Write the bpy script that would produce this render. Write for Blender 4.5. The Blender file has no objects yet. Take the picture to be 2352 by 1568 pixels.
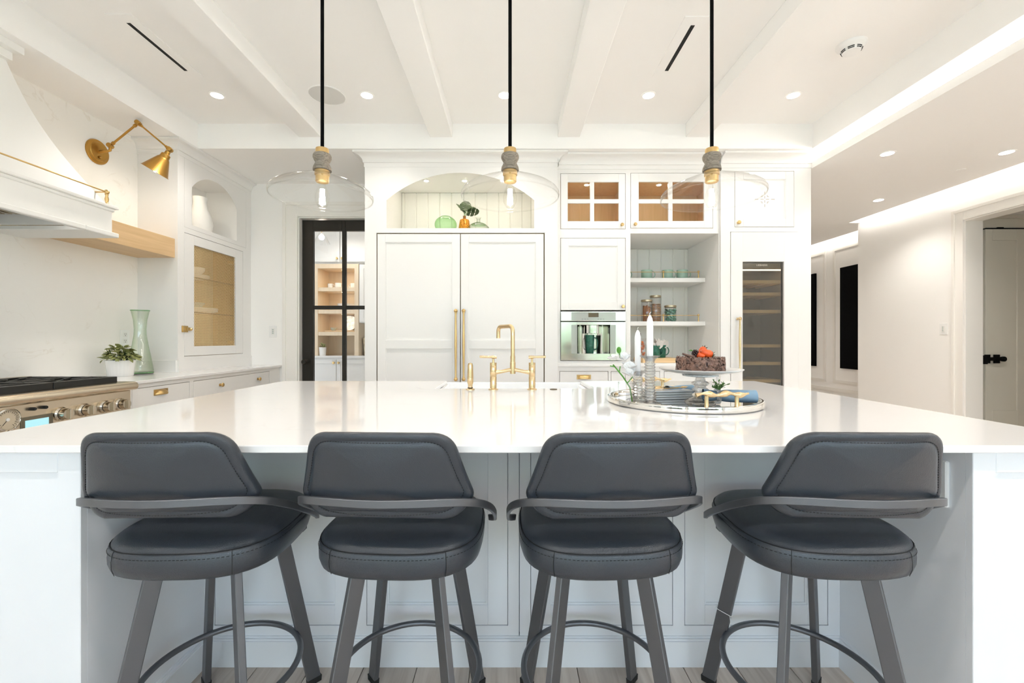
import bpy, bmesh, math, random
from mathutils import Vector, Matrix
random.seed(7)
SC = bpy.context.scene
COL = SC.collection
PI = math.pi

# ------------------------------------------------------------------ camera
H = 1.23                                   # eye height
cam_d = bpy.data.cameras.new('camera')
cam = bpy.data.objects.new('camera', cam_d)
COL.objects.link(cam)
cam.location = (0, 0, H)
cam.rotation_euler = (PI/2, 0, 0)
cam_d.sensor_width = 36.0
cam_d.lens = 36.0*1000/2352
cam_d.shift_x = 4/2352
cam_d.shift_y = -4/2352
cam_d.clip_start = 0.05
SC.camera = cam

# ------------------------------------------------------------------ world, daylight, exposure
W = bpy.data.worlds.new('daylight'); SC.world = W
W.use_nodes = True
bg = W.node_tree.nodes['Background']
bg.inputs['Color'].default_value = (0.68, 0.82, 1.0, 1)
bg.inputs['Strength'].default_value = 3.4
SC.view_settings.view_transform = 'Standard'
SC.view_settings.look = 'None'
SC.view_settings.exposure = 0.73
SC.view_settings.gamma = 1.0
SC.view_settings.use_curve_mapping = False
SC.cycles.max_bounces = 10
SC.cycles.diffuse_bounces = 8
SC.cycles.glossy_bounces = 3
SC.cycles.transmission_bounces = 7
SC.cycles.transparent_max_bounces = 16
SC.cycles.caustics_reflective = False
SC.cycles.caustics_refractive = False
SC.cycles.sample_clamp_indirect = 6.0
SC.cycles.use_denoising = True
SC.cycles.use_adaptive_sampling = True
SC.cycles.adaptive_threshold = 0.08
SC.cycles.adaptive_min_samples = 16
SC.cycles.light_sampling_threshold = 0.01

E_DOWN = 14.0       # recessed downlight lens
P_DOWN = 26.0       # recessed downlight beam, W
E_COVE = 27.0        # cove LED strip
E_PUCK = 130.0       # small cabinet puck lights
WARM = (1.0, 0.88, 0.70)
WARM2 = (1.0, 0.945, 0.88)

WINDOWS = [(-2.9, -0.75), (-0.45, 1.75), (2.05, 4.3)]      # openings of the window wall behind the camera
WIN_Y, WIN_Z0, WIN_Z1 = -3.3, 0.06, 2.8
for i, (a, b) in enumerate(WINDOWS):
    ld = bpy.data.lights.new('window_daylight', 'AREA')
    ld.shape = 'RECTANGLE'; ld.size = b-a; ld.size_y = WIN_Z1-WIN_Z0
    ld.cycles.is_portal = True
    lo = bpy.data.objects.new('window_daylight', ld); COL.objects.link(lo)
    lo.location = ((a+b)/2, WIN_Y-0.12, (WIN_Z0+WIN_Z1)/2)
    lo.rotation_euler = (PI/2, 0, PI)        # shines towards +Y

# ------------------------------------------------------------------ materials
def newmat(name):
    m = bpy.data.materials.new(name); m.use_nodes = True
    nt = m.node_tree
    return m, nt, nt.nodes['Principled BSDF']

def pm(name, col, rough=0.5, metal=0.0, noise=0.0, nscale=20, bump=0.0, bscale=200, spec=None, coat=0.0, stretch=None, sheen=0.0):
    m, nt, p = newmat(name)
    p.inputs['Base Color'].default_value = (*col, 1)
    p.inputs['Roughness'].default_value = rough
    p.inputs['Metallic'].default_value = metal
    if spec is not None: p.inputs['Specular IOR Level'].default_value = spec
    if coat: p.inputs['Coat Weight'].default_value = coat
    if sheen: p.inputs['Sheen Weight'].default_value = sheen
    if noise or bump:
        tc = nt.nodes.new('ShaderNodeTexCoord')
        mp = nt.nodes.new('ShaderNodeMapping')
        nt.links.new(tc.outputs['Object'], mp.inputs['Vector'])
        if stretch: mp.inputs['Scale'].default_value = stretch
    if noise:
        n = nt.nodes.new('ShaderNodeTexNoise'); n.inputs['Scale'].default_value = nscale; n.inputs['Detail'].default_value = 4
        nt.links.new(mp.outputs['Vector'], n.inputs['Vector'])
        r = nt.nodes.new('ShaderNodeValToRGB')
        r.color_ramp.elements[0].position = 0.3; r.color_ramp.elements[1].position = 0.7
        r.color_ramp.elements[0].color = (*[max(0, c*(1-noise)) for c in col], 1)
        r.color_ramp.elements[1].color = (*[min(1, c*(1+noise)) for c in col], 1)
        nt.links.new(n.outputs['Fac'], r.inputs['Fac'])
        nt.links.new(r.outputs['Color'], p.inputs['Base Color'])
    if bump:
        n2 = nt.nodes.new('ShaderNodeTexNoise'); n2.inputs['Scale'].default_value = bscale; n2.inputs['Detail'].default_value = 3
        nt.links.new(mp.outputs['Vector'], n2.inputs['Vector'])
        b = nt.nodes.new('ShaderNodeBump'); b.inputs['Strength'].default_value = bump; b.inputs['Distance'].default_value = 0.002
        nt.links.new(n2.outputs['Fac'], b.inputs['Height'])
        nt.links.new(b.outputs['Normal'], p.inputs['Normal'])
    return m

def emit(name, col, strength):
    m = bpy.data.materials.new(name); m.use_nodes = True
    nt = m.node_tree; nt.nodes.clear()
    e = nt.nodes.new('ShaderNodeEmission'); e.inputs['Color'].default_value = (*col, 1); e.inputs['Strength'].default_value = strength
    o = nt.nodes.new('ShaderNodeOutputMaterial'); nt.links.new(e.outputs[0], o.inputs[0])
    return m

def thin_glass(name, tint=(1, 1, 1), refl=1.0, edge=None, ior=1.45):
    """thin-walled glass: clear sheet tinted by its own colour, with fresnel reflection"""
    m = bpy.data.materials.new(name); m.use_nodes = True
    nt = m.node_tree; nt.nodes.clear()
    t = nt.nodes.new('ShaderNodeBsdfTransparent'); t.inputs['Color'].default_value = (*tint, 1)
    if edge:
        lw = nt.nodes.new('ShaderNodeLayerWeight'); lw.inputs['Blend'].default_value = 0.35
        mx = nt.nodes.new('ShaderNodeMix'); mx.data_type = 'RGBA'
        mx.inputs['A'].default_value = (*tint, 1); mx.inputs['B'].default_value = (*edge, 1)
        nt.links.new(lw.outputs['Facing'], mx.inputs['Factor'])
        nt.links.new(mx.outputs['Result'], t.inputs['Color'])
    g = nt.nodes.new('ShaderNodeBsdfGlossy'); g.inputs['Roughness'].default_value = 0.01
    lf = nt.nodes.new('ShaderNodeLayerWeight'); lf.inputs['Blend'].default_value = 0.5      # same reflectance from both sides of the sheet
    pw = nt.nodes.new('ShaderNodeMath'); pw.operation = 'POWER'; pw.inputs[1].default_value = 4.0
    nt.links.new(lf.outputs['Facing'], pw.inputs[0])
    ml = nt.nodes.new('ShaderNodeMath'); ml.operation = 'MULTIPLY_ADD'; ml.inputs[1].default_value = 0.55*refl; ml.inputs[2].default_value = 0.045*refl
    nt.links.new(pw.outputs[0], ml.inputs[0])
    mix = nt.nodes.new('ShaderNodeMixShader')
    nt.links.new(ml.outputs[0], mix.inputs[0]); nt.links.new(t.outputs[0], mix.inputs[1]); nt.links.new(g.outputs[0], mix.inputs[2])
    o = nt.nodes.new('ShaderNodeOutputMaterial'); nt.links.new(mix.outputs[0], o.inputs[0])
    return m

def cut_glass(name, col=(1, 1, 1), ior=1.5, refl=0.16, clear=0.45):
    m = bpy.data.materials.new(name); m.use_nodes = True
    nt = m.node_tree; nt.nodes.clear()
    t = nt.nodes.new('ShaderNodeBsdfTransparent'); t.inputs['Color'].default_value = (*col, 1)
    r = nt.nodes.new('ShaderNodeBsdfRefraction'); r.inputs['Color'].default_value = (*col, 1); r.inputs['IOR'].default_value = ior; r.inputs['Roughness'].default_value = 0.0
    g = nt.nodes.new('ShaderNodeBsdfGlossy'); g.inputs['Roughness'].default_value = 0.02
    a = nt.nodes.new('ShaderNodeMixShader'); a.inputs[0].default_value = clear
    nt.links.new(r.outputs[0], a.inputs[1]); nt.links.new(t.outputs[0], a.inputs[2])
    b = nt.nodes.new('ShaderNodeMixShader'); b.inputs[0].default_value = refl
    nt.links.new(a.outputs[0], b.inputs[1]); nt.links.new(g.outputs[0], b.inputs[2])
    o = nt.nodes.new('ShaderNodeOutputMaterial'); nt.links.new(b.outputs[0], o.inputs[0])
    return m

def solid_glass(name, col=(1, 1, 1), rough=0.0, ior=1.5):
    m, nt, p = newmat(name)
    p.inputs['Base Color'].default_value = (*col, 1)
    p.inputs['Transmission Weight'].default_value = 1.0
    p.inputs['Roughness'].default_value = rough
    p.inputs['IOR'].default_value = ior
    return m

def wood(name, c1, c2, scale=6.0, axis='X', rough=0.5, per_object=False, dist=3.0):
    m, nt, p = newmat(name)
    p.inputs['Roughness'].default_value = rough
    tc = nt.nodes.new('ShaderNodeTexCoord'); mp = nt.nodes.new('ShaderNodeMapping')
    s = [scale*8, scale*8, scale*8]; s['XYZ'.index(axis)] = scale*0.45
    mp.inputs['Scale'].default_value = s
    nt.links.new(tc.outputs['Object'], mp.inputs['Vector'])
    if per_object:
        oi = nt.nodes.new('ShaderNodeObjectInfo')
        cx = nt.nodes.new('ShaderNodeCombineXYZ')
        ml = nt.nodes.new('ShaderNodeMath'); ml.operation = 'MULTIPLY'; ml.inputs[1].default_value = 37.0
        nt.links.new(oi.outputs['Random'], ml.inputs[0])
        nt.links.new(ml.outputs[0], cx.inputs['X']); nt.links.new(ml.outputs[0], cx.inputs['Y'])
        nt.links.new(cx.outputs[0], mp.inputs['Location'])
    n = nt.nodes.new('ShaderNodeTexNoise'); n.inputs['Scale'].default_value = 1.0; n.inputs['Detail'].default_value = 6; n.inputs['Distortion'].default_value = dist*0.2
    nt.links.new(mp.outputs[0], n.inputs['Vector'])
    r = nt.nodes.new('ShaderNodeValToRGB')
    r.color_ramp.elements[0].position = 0.3; r.color_ramp.elements[1].position = 0.68
    r.color_ramp.elements[0].color = (*c1, 1); r.color_ramp.elements[1].color = (*c2, 1)
    nt.links.new(n.outputs['Fac'], r.inputs['Fac'])
    out = r.outputs['Color']
    if per_object:
        hsv = nt.nodes.new('ShaderNodeHueSaturation')
        mr = nt.nodes.new('ShaderNodeMapRange'); mr.inputs['To Min'].default_value = 0.82; mr.inputs['To Max'].default_value = 1.14
        nt.links.new(oi.outputs['Random'], mr.inputs['Value'])
        nt.links.new(mr.outputs[0], hsv.inputs['Value']); nt.links.new(out, hsv.inputs['Color'])
        out = hsv.outputs['Color']
    nt.links.new(out, p.inputs['Base Color'])
    b = nt.nodes.new('ShaderNodeBump'); b.inputs['Strength'].default_value = 0.08; b.inputs['Distance'].default_value = 0.001
    nt.links.new(n.outputs['Fac'], b.inputs['Height']); nt.links.new(b.outputs['Normal'], p.inputs['Normal'])
    return m

def veined(name, base, vein, rough=0.1, amount=0.5, scale=1.6):
    m, nt, p = newmat(name)
    p.inputs['Roughness'].default_value = rough
    tc = nt.nodes.new('ShaderNodeTexCoord')
    n1 = nt.nodes.new('ShaderNodeTexNoise'); n1.inputs['Scale'].default_value = scale; n1.inputs['Detail'].default_value = 8; n1.inputs['Distortion'].default_value = 1.5
    n2 = nt.nodes.new('ShaderNodeTexNoise'); n2.inputs['Scale'].default_value = scale*2.4; n2.inputs['Detail'].default_value = 5
    nt.links.new(tc.outputs['Object'], n1.inputs['Vector']); nt.links.new(tc.outputs['Object'], n2.inputs['Vector'])
    r = nt.nodes.new('ShaderNodeValToRGB'); e = r.color_ramp.elements
    e[0].position = 0.485; e[0].color = (0, 0, 0, 1); e[1].position = 0.515; e[1].color = (0, 0, 0, 1)
    x = e.new(0.5); x.color = (1, 1, 1, 1)
    nt.links.new(n1.outputs['Fac'], r.inputs['Fac'])
    r2 = nt.nodes.new('ShaderNodeValToRGB'); r2.color_ramp.elements[0].position = 0.5; r2.color_ramp.elements[1].position = 0.7
    nt.links.new(n2.outputs['Fac'], r2.inputs['Fac'])
    mu = nt.nodes.new('ShaderNodeMath'); mu.operation = 'MULTIPLY'
    nt.links.new(r.outputs['Color'], mu.inputs[0]); nt.links.new(r2.outputs['Color'], mu.inputs[1])
    mu2 = nt.nodes.new('ShaderNodeMath'); mu2.operation = 'MULTIPLY'; mu2.inputs[1].default_value = amount
    nt.links.new(mu.outputs[0], mu2.inputs[0])
    mx = nt.nodes.new('ShaderNodeMix'); mx.data_type = 'RGBA'
    mx.inputs['A'].default_value = (*base, 1); mx.inputs['B'].default_value = (*vein, 1)
    nt.links.new(mu2.outputs[0], mx.inputs['Factor']); nt.links.new(mx.outputs['Result'], p.inputs['Base Color'])
    return m

def leather(name, col):
    m, nt, p = newmat(name)
    p.inputs['Base Color'].default_value = (*col, 1); p.inputs['Roughness'].default_value = 0.35
    p.inputs['Specular IOR Level'].default_value = 0.65
    tc = nt.nodes.new('ShaderNodeTexCoord')
    v = nt.nodes.new('ShaderNodeTexVoronoi'); v.inputs['Scale'].default_value = 420
    n = nt.nodes.new('ShaderNodeTexNoise'); n.inputs['Scale'].default_value = 60; n.inputs['Detail'].default_value = 5
    nt.links.new(tc.outputs['Object'], v.inputs['Vector']); nt.links.new(tc.outputs['Object'], n.inputs['Vector'])
    ad = nt.nodes.new('ShaderNodeMath'); ad.operation = 'ADD'
    nt.links.new(v.outputs['Distance'], ad.inputs[0]); nt.links.new(n.outputs['Fac'], ad.inputs[1])
    b = nt.nodes.new('ShaderNodeBump'); b.inputs['Strength'].default_value = 0.25; b.inputs['Distance'].default_value = 0.0012
    nt.links.new(ad.outputs[0], b.inputs['Height']); nt.links.new(b.outputs['Normal'], p.inputs['Normal'])
    return m

M = {}
M['wall'] = pm('wall_paint', (0.925, 0.915, 0.895), 0.6)
M['ceil'] = pm('ceiling_paint', (0.945, 0.937, 0.922), 0.7)
M['cab'] = pm('cabinet_paint', (0.845, 0.833, 0.812), 0.38)
M['isl'] = pm('island_paint', (0.80, 0.82, 0.85), 0.38, bump=0.04, bscale=30, stretch=(8, 8, 1))
M['bead'] = pm('beadboard_paint', (0.83, 0.82, 0.77), 0.42)
M['hood'] = pm('hood_plaster', (0.90, 0.89, 0.86), 0.5)
M['trim'] = pm('trim_paint', (0.88, 0.86, 0.82), 0.35)
M['gap'] = pm('gap_shadow', (0.30, 0.235, 0.15), 0.8)  # brown colour stands in for the shadow line in door gaps
M['quartz'] = veined('white_quartz', (0.85, 0.84, 0.835), (0.72, 0.70, 0.69), 0.07, 0.35)
M['splash'] = veined('backsplash_marble', (0.90, 0.885, 0.845), (0.62, 0.55, 0.44), 0.22, 0.33, 2.6)
M['floor'] = wood('oak_floor', (0.47, 0.385, 0.32), (0.66, 0.575, 0.50), 5.0, 'Y', 0.4, True)
M['floorbase'] = pm('floor_base', (0.58, 0.50, 0.43), 0.5, noise=0.15, nscale=4)
M['oak'] = wood('white_oak', (0.62, 0.42, 0.22), (0.72, 0.51, 0.29), 5.0, 'Y', 0.45)
M['oakx'] = wood('oak_interior', (0.62, 0.43, 0.21), (0.70, 0.50, 0.27), 5.0, 'Z', 0.5)
M['oakp'] = wood('pantry_oak', (0.74, 0.60, 0.43), (0.80, 0.67, 0.50), 4.0, 'Z', 0.5)
M['board'] = wood('bamboo_board', (0.66, 0.44, 0.22), (0.80, 0.58, 0.33), 9.0, 'X', 0.45)
M['greywood'] = wood('weathered_wood', (0.17, 0.14, 0.11), (0.36, 0.31, 0.25), 22.0, 'X', 0.6)
M['leather'] = leather('charcoal_leather', (0.033, 0.040, 0.052))
M['thread'] = pm('dark_thread', (0.012, 0.013, 0.015), 0.7)
M['stoolmetal'] = pm('gunmetal_powder_coat', (0.165, 0.17, 0.185), 0.40, 0.75, bump=0.15, bscale=900)
M['rubber'] = pm('black_rubber', (0.012, 0.012, 0.012), 0.6)
M['brass'] = pm('brushed_brass', (0.72, 0.50, 0.22), 0.28, 1.0)
M['abrass'] = pm('aged_brass', (0.52, 0.29, 0.07), 0.3, 1.0)
M['champ'] = pm('champagne_bronze', (0.76, 0.58, 0.34), 0.22, 1.0)
M['steel'] = pm('brushed_steel', (0.72, 0.62, 0.48), 0.25, 1.0, bump=0.05, bscale=60, stretch=(1, 1, 60))
M['steelw'] = pm('coffee_steel', (0.72, 0.70, 0.64), 0.12, 1.0)
M['chrome'] = pm('polished_chrome', (0.88, 0.86, 0.82), 0.04, 1.0)
M['mirror'] = pm('tray_mirror', (0.90, 0.91, 0.90), 0.01, 1.0)
M['blackm'] = pm('black_metal', (0.022, 0.018, 0.013), 0.4, 0.3)
M['iron'] = pm('cast_iron', (0.022, 0.022, 0.020), 0.45, 0.2)
M['black'] = pm('matte_black', (0.004, 0.004, 0.004), 0.9, spec=0.1)
M['slot'] = pm('slot_black', (0.01, 0.01, 0.01), 0.8)
M['white'] = pm('white_ceramic', (0.86, 0.85, 0.83), 0.2)
M['plastic'] = pm('white_plastic', (0.86, 0.86, 0.85), 0.35)
M['speaker'] = pm('speaker_grille', (0.70, 0.69, 0.67), 0.8)
M['fireclay'] = pm('fireclay_sink', (0.90, 0.91, 0.92), 0.08, coat=0.5)
M['wax'] = pm('white_wax', (0.90, 0.90, 0.92), 0.35)
M['glass'] = thin_glass('clear_glass', (1, 1, 1), 1.15, (0.94, 0.935, 0.92), 1.35)
M['pane'] = thin_glass('window_pane', (0.98, 0.98, 0.97), 0.6)
M['dpane'] = thin_glass('tinted_pane', (0.74, 0.71, 0.64), 1.6)
M['greenglass'] = thin_glass('green_glass', (0.78, 0.95, 0.76), 1.0, (0.45, 0.72, 0.38))
M['paleglass'] = thin_glass('pale_green_glass', (0.972, 0.988, 0.965), 1.3, (0.80, 0.88, 0.76))
M['greenrim'] = pm('green_glass_rim', (0.10, 0.36, 0.10), 0.1)
M['amber'] = pm('amber_mosaic', (0.62, 0.26, 0.02), 0.15, 0.35, noise=0.5, nscale=90, bump=0.5, bscale=120)
M['crystal'] = cut_glass('cut_crystal', (0.99, 0.995, 1.0), 1.4, 0.22, 0.55)
M['waterg'] = thin_glass('tumbler_glass', (0.955, 0.955, 0.95), 2.0, (0.66, 0.65, 0.63))
M['mint'] = pm('mint_glaze', (0.36, 0.52, 0.42), 0.25)
M['green'] = pm('green_glaze', (0.02, 0.13, 0.085), 0.15, noise=0.3, nscale=60)
M['celadon'] = pm('celadon_glaze', (0.46, 0.55, 0.52), 0.25)
M['leaf'] = pm('sage_leaf', (0.36, 0.38, 0.14), 0.6, noise=0.45, nscale=30)
M['dleaf'] = pm('dark_leaf', (0.045, 0.075, 0.025), 0.65, noise=0.4, nscale=40)
M['stem'] = pm('green_stem', (0.08, 0.26, 0.03), 0.5)
M['soil'] = pm('soil', (0.03, 0.02, 0.01), 0.9)
M['petal'] = pm('white_petal', (0.88, 0.88, 0.88), 0.5)
M['choc'] = pm('chocolate', (0.075, 0.032, 0.022), 0.42, noise=0.6, nscale=60)
M['choc2'] = pm('chocolate_curls', (0.17, 0.092, 0.068), 0.36, noise=0.5, nscale=50)
M['straw'] = pm('strawberry', (0.75, 0.10, 0.02), 0.25, noise=0.4, nscale=25)
M['berry'] = pm('blackberry', (0.035, 0.012, 0.012), 0.2)
M['napkin'] = pm('blue_linen', (0.24, 0.37, 0.50), 0.85, bump=0.1, bscale=700)
M['paper'] = pm('tissue_paper', (0.80, 0.77, 0.74), 0.8)
M['cookie'] = pm('cookie', (0.48, 0.22, 0.06), 0.7, noise=0.5, nscale=60)
M['cinn'] = pm('cinnamon', (0.30, 0.11, 0.025), 0.7, noise=0.4, nscale=50)
M['mints'] = pm('wrapped_mints', (0.16, 0.36, 0.27), 0.2, noise=0.9, nscale=60)
M['lcd'] = emit('lcd_blue', (0.42, 0.75, 0.80), 0.75)
M['lcdoff'] = pm('screen_brown', (0.10, 0.065, 0.02), 0.15)
M['dial'] = pm('dial_face', (0.62, 0.52, 0.38), 0.4)
M['down'] = emit('downlight_lens', WARM2, E_DOWN)
M['puck'] = emit('puck_lens', WARM, E_PUCK)
M['cove'] = emit('cove_led', WARM2, E_COVE)
M['cove2'] = emit('cove_diffuser', WARM2, 9.0)
M['fil'] = emit('filament', (1.0, 0.92, 0.79), 150.0)
M['doorg'] = pm('grey_door_paint', (0.62, 0.60, 0.53), 0.45)
M['lattice'] = pm('brass_lattice', (0.88, 0.68, 0.38), 0.35, 1.0)
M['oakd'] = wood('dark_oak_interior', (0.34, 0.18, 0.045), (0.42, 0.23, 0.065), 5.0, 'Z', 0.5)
M['oakb'] = wood('greybeige_oak_back', (0.40, 0.30, 0.17), (0.46, 0.36, 0.21), 5.0, 'Z', 0.5)  # grey-beige oak for the back panel of the mesh cabinet
M['plate1'] = pm('patterned_plate', (0.55, 0.54, 0.50), 0.25, noise=0.9, nscale=55)
M['book'] = pm('book_cover', (0.72, 0.55, 0.40), 0.5, noise=0.6, nscale=18)
M['hedge'] = pm('hedge_green', (0.50, 0.58, 0.38), 0.8, noise=0.6, nscale=6)
M['palebounce'] = pm('bounce_ground', (0.80, 0.79, 0.77), 0.9)  # unseen ground, kept pale to throw daylight up at ceiling and recess
M['wineback'] = pm('wine_cooler_liner', (0.33, 0.29, 0.23), 0.6)

# ------------------------------------------------------------------ mesh helpers
def root_origin(o):
    v = Vector((0, 0, 0))
    while o is not None:
        v += Vector(o.location); o = o.parent
    return v

_jit = random.Random(3)
class MB:
    def __init__(s): s.v = []; s.f = []
    def add(s, vs, fs):
        k = len(s.v); s.v += [tuple(p) for p in vs]; s.f += [[i+k for i in f] for f in fs]; return s
    def box(s, a, b):
        x0, x1 = sorted((a[0], b[0])); y0, y1 = sorted((a[1], b[1])); z0, z1 = sorted((a[2], b[2]))
        e = lambda: _jit.uniform(0.0, 0.0003)              # hair's-breadth differences keep touching faces from coinciding
        x0 -= e(); y0 -= e(); z0 -= e(); x1 += e(); y1 += e(); z1 += e()
        return s.add([(x0,y0,z0),(x1,y0,z0),(x1,y1,z0),(x0,y1,z0),(x0,y0,z1),(x1,y0,z1),(x1,y1,z1),(x0,y1,z1)],
                     [(0,3,2,1),(4,5,6,7),(0,1,5,4),(1,2,6,5),(2,3,7,6),(3,0,4,7)])
    def lathe(s, prof, c=(0,0,0), n=24, axis=(0,0,1), closed=False, flute=0.0, nf=0):
        """profile of (radius, height) turned about axis through c"""
        q = Vector((0,0,1)).rotation_difference(Vector(axis).normalized()) if tuple(axis) != (0,0,1) else None
        vs = []; fs = []; m = len(prof)
        for i in range(n):
            a = 2*PI*i/n
            k = 1.0 + (flute*math.cos(a*nf) if nf else 0)
            for r, z in prof:
                p = Vector((r*k*math.cos(a), r*k*math.sin(a), z))
                if q: p = q @ p
                vs.append(p + Vector(c))
        for i in range(n):
            j = (i+1) % n
            for k in range(m-1):
                fs.append((i*m+k, j*m+k, j*m+k+1, i*m+k+1))
            if closed: fs.append((i*m+m-1, j*m+m-1, j*m, i*m))
        if not closed:
            if prof[0][0] > 1e-5: fs.append([i*m for i in range(n)][::-1])
            if prof[-1][0] > 1e-5: fs.append([i*m+m-1 for i in range(n)])
        return s.add(vs, fs)
    def shell(s, prof, c=(0,0,0), n=24, axis=(0,0,1)):
        """open surface of revolution (no caps)"""
        k0 = len(s.f)
        s.lathe(prof, c, n, axis)
        s.f = [f for i, f in enumerate(s.f) if i < k0 or len(f) == 4 or n <= 4]
        return s
    def tube(s, pts, r, n=10, closed=False, caps=True):
        P = [Vector(p) for p in pts]; m = len(P)
        R = r if isinstance(r, (list, tuple)) else [r]*m
        vs = []; fs = []; up = None
        for i in range(m):
            if closed: t = P[(i+1) % m]-P[i-1]
            else: t = P[min(i+1, m-1)]-P[max(i-1, 0)]
            t.normalize()
            if up is None:
                up = Vector((0,0,1)) if abs(t.z) < 0.9 else Vector((1,0,0))
            up = (up - t*up.dot(t)).normalized()
            b = t.cross(up)
            for k in range(n):
                a = 2*PI*k/n
                vs.append(P[i] + (up*math.cos(a)+b*math.sin(a))*R[i])
        for i in range(m if closed else m-1):
            j = (i+1) % m
            for k in range(n):
                l = (k+1) % n
                fs.append((i*n+k, i*n+l, j*n+l, j*n+k))
        if not closed and caps:
            fs.append(list(range(n))[::-1]); fs.append([(m-1)*n+k for k in range(n)])
        return s.add(vs, fs)
    def strap(s, pts, w, h, closed=False):
        """flat bar swept along pts: w across (horizontal), h tall (vertical)"""
        P = [Vector(p) for p in pts]; m = len(P); vs = []; fs = []
        for i in range(m):
            t = (P[(i+1) % m]-P[i-1]) if closed else (P[min(i+1, m-1)]-P[max(i-1, 0)])
            t.normalize()
            side = t.cross(Vector((0,0,1))).normalized(); up = side.cross(t).normalized()
            for a, b in ((-1,-1),(1,-1),(1,1),(-1,1)):
                vs.append(P[i]+side*a*w/2+up*b*h/2)
        for i in range(m if closed else m-1):
            j = (i+1) % m
            for k in range(4):
                l = (k+1) % 4
                fs.append((i*4+k, j*4+k, j*4+l, i*4+l))
        if not closed: fs += [(0,1,2,3), ((m-1)*4+3, (m-1)*4+2, (m-1)*4+1, (m-1)*4)]
        return s.add(vs, fs)
    def prism(s, poly, fn, d0, d1):
        """polygon of (a,b) extruded d0..d1 through fn(a,b,d)"""
        n = len(poly)
        vs = [fn(a, b, d0) for a, b in poly] + [fn(a, b, d1) for a, b in poly]
        fs = [list(range(n)), list(range(n, 2*n))[::-1]] + [(i, i+n, (i+1) % n+n, (i+1) % n) for i in range(n)]
        return s.add(vs, fs)
    def ball(s, c, r, n=12, m=8, sc=(1,1,1)):
        vs = []; fs = []
        for i in range(1, m):
            th = PI*i/m
            for k in range(n):
                a = 2*PI*k/n
                vs.append((c[0]+r*sc[0]*math.sin(th)*math.cos(a), c[1]+r*sc[1]*math.sin(th)*math.sin(a), c[2]+r*sc[2]*math.cos(th)))
        vs += [(c[0], c[1], c[2]+r*sc[2]), (c[0], c[1], c[2]-r*sc[2])]
        t, b = len(vs)-2, len(vs)-1
        for i in range(m-2):
            for k in range(n):
                l = (k+1) % n
                fs.append((i*n+k, (i+1)*n+k, (i+1)*n+l, i*n+l))
        for k in range(n):
            l = (k+1) % n
            fs.append((t, k, l)); fs.append((b, (m-2)*n+l, (m-2)*n+k))
        return s.add(vs, fs)
    def xf(s, mat):
        s.v = [tuple(mat @ Vector(p)) for p in s.v]; return s
    def mesh(s, name, mat, smooth=None, bevel=0.0, seg=1, off=Vector((0,0,0)), fixn=True):
        me = bpy.data.meshes.new(name)
        me.from_pydata([(p[0]-off[0], p[1]-off[1], p[2]-off[2]) for p in s.v], [], s.f)
        bm = bmesh.new(); bm.from_mesh(me)
        if fixn: bmesh.ops.recalc_face_normals(bm, faces=bm.faces)
        if bevel:
            es = [e for e in bm.edges if len(e.link_faces) == 2 and e.calc_face_angle(0) > 0.5]
            bmesh.ops.bevel(bm, geom=es, offset=bevel, segments=seg, profile=0.5, affect='EDGES', clamp_overlap=True)
        bm.to_mesh(me); bm.free()
        if smooth is not None:
            me.shade_smooth()
            me.set_sharp_from_angle(angle=math.radians(smooth))
        if mat is not None: me.materials.append(M[mat] if isinstance(mat, str) else mat)
        return me
    def build(s, name, mat, parent=None, smooth=None, bevel=0.0, seg=1, fixn=True):
        if parent is None:
            xs, ys, zs = zip(*s.v)
            off = Vector(((min(xs)+max(xs))/2, (min(ys)+max(ys))/2, min(zs)))
        else: off = root_origin(parent)
        o = bpy.data.objects.new(name, s.mesh(name, mat, smooth, bevel, seg, off, fixn))
        COL.objects.link(o)
        if parent is None: o.location = off
        else: o.parent = parent
        return o

def thing(name, label, cat, loc=(0,0,0), group=None):
    o = bpy.data.objects.new(name, None); COL.objects.link(o)
    o.empty_display_size = 0.1
    o.location = loc; o['label'] = label; o['category'] = cat
    if group: o['group'] = group
    return o
def tag(o, label, cat, group=None):
    o['label'] = label; o['category'] = cat
    if group: o['group'] = group
    return o
def struct(o, label=None):
    o['kind'] = 'structure'
    if label: o['label'] = label
    return o
def copy_tree(o, parent=None):
    c = o.copy(); COL.objects.link(c); c.parent = parent
    for ch in list(o.children): copy_tree(ch, c)
    return c
def piece(name, me, parent, loc):
    o = bpy.data.objects.new(name, me); COL.objects.link(o)
    o.location = loc; o.parent = parent
    return o
def boxes(name, mat, parent, lst, bevel=0.0, smooth=None):
    m = MB()
    for a, b in lst: m.box(a, b)
    return m.build(name, mat, parent, smooth, bevel)

def FY(Y):   # front looking towards the camera (-Y); d = outwards
    return lambda a, z, d: (a, Y-d, z)
def FX(X):   # front looking towards +X
    return lambda a, z, d: (X+d, a, z)
def FXN(X):  # front looking towards -X
    return lambda a, z, d: (X-d, a, z)
def fbox(m, f, a0, a1, z0, z1, d0, d1): m.box(f(a0, z0, d0), f(a1, z1, d1))

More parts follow.
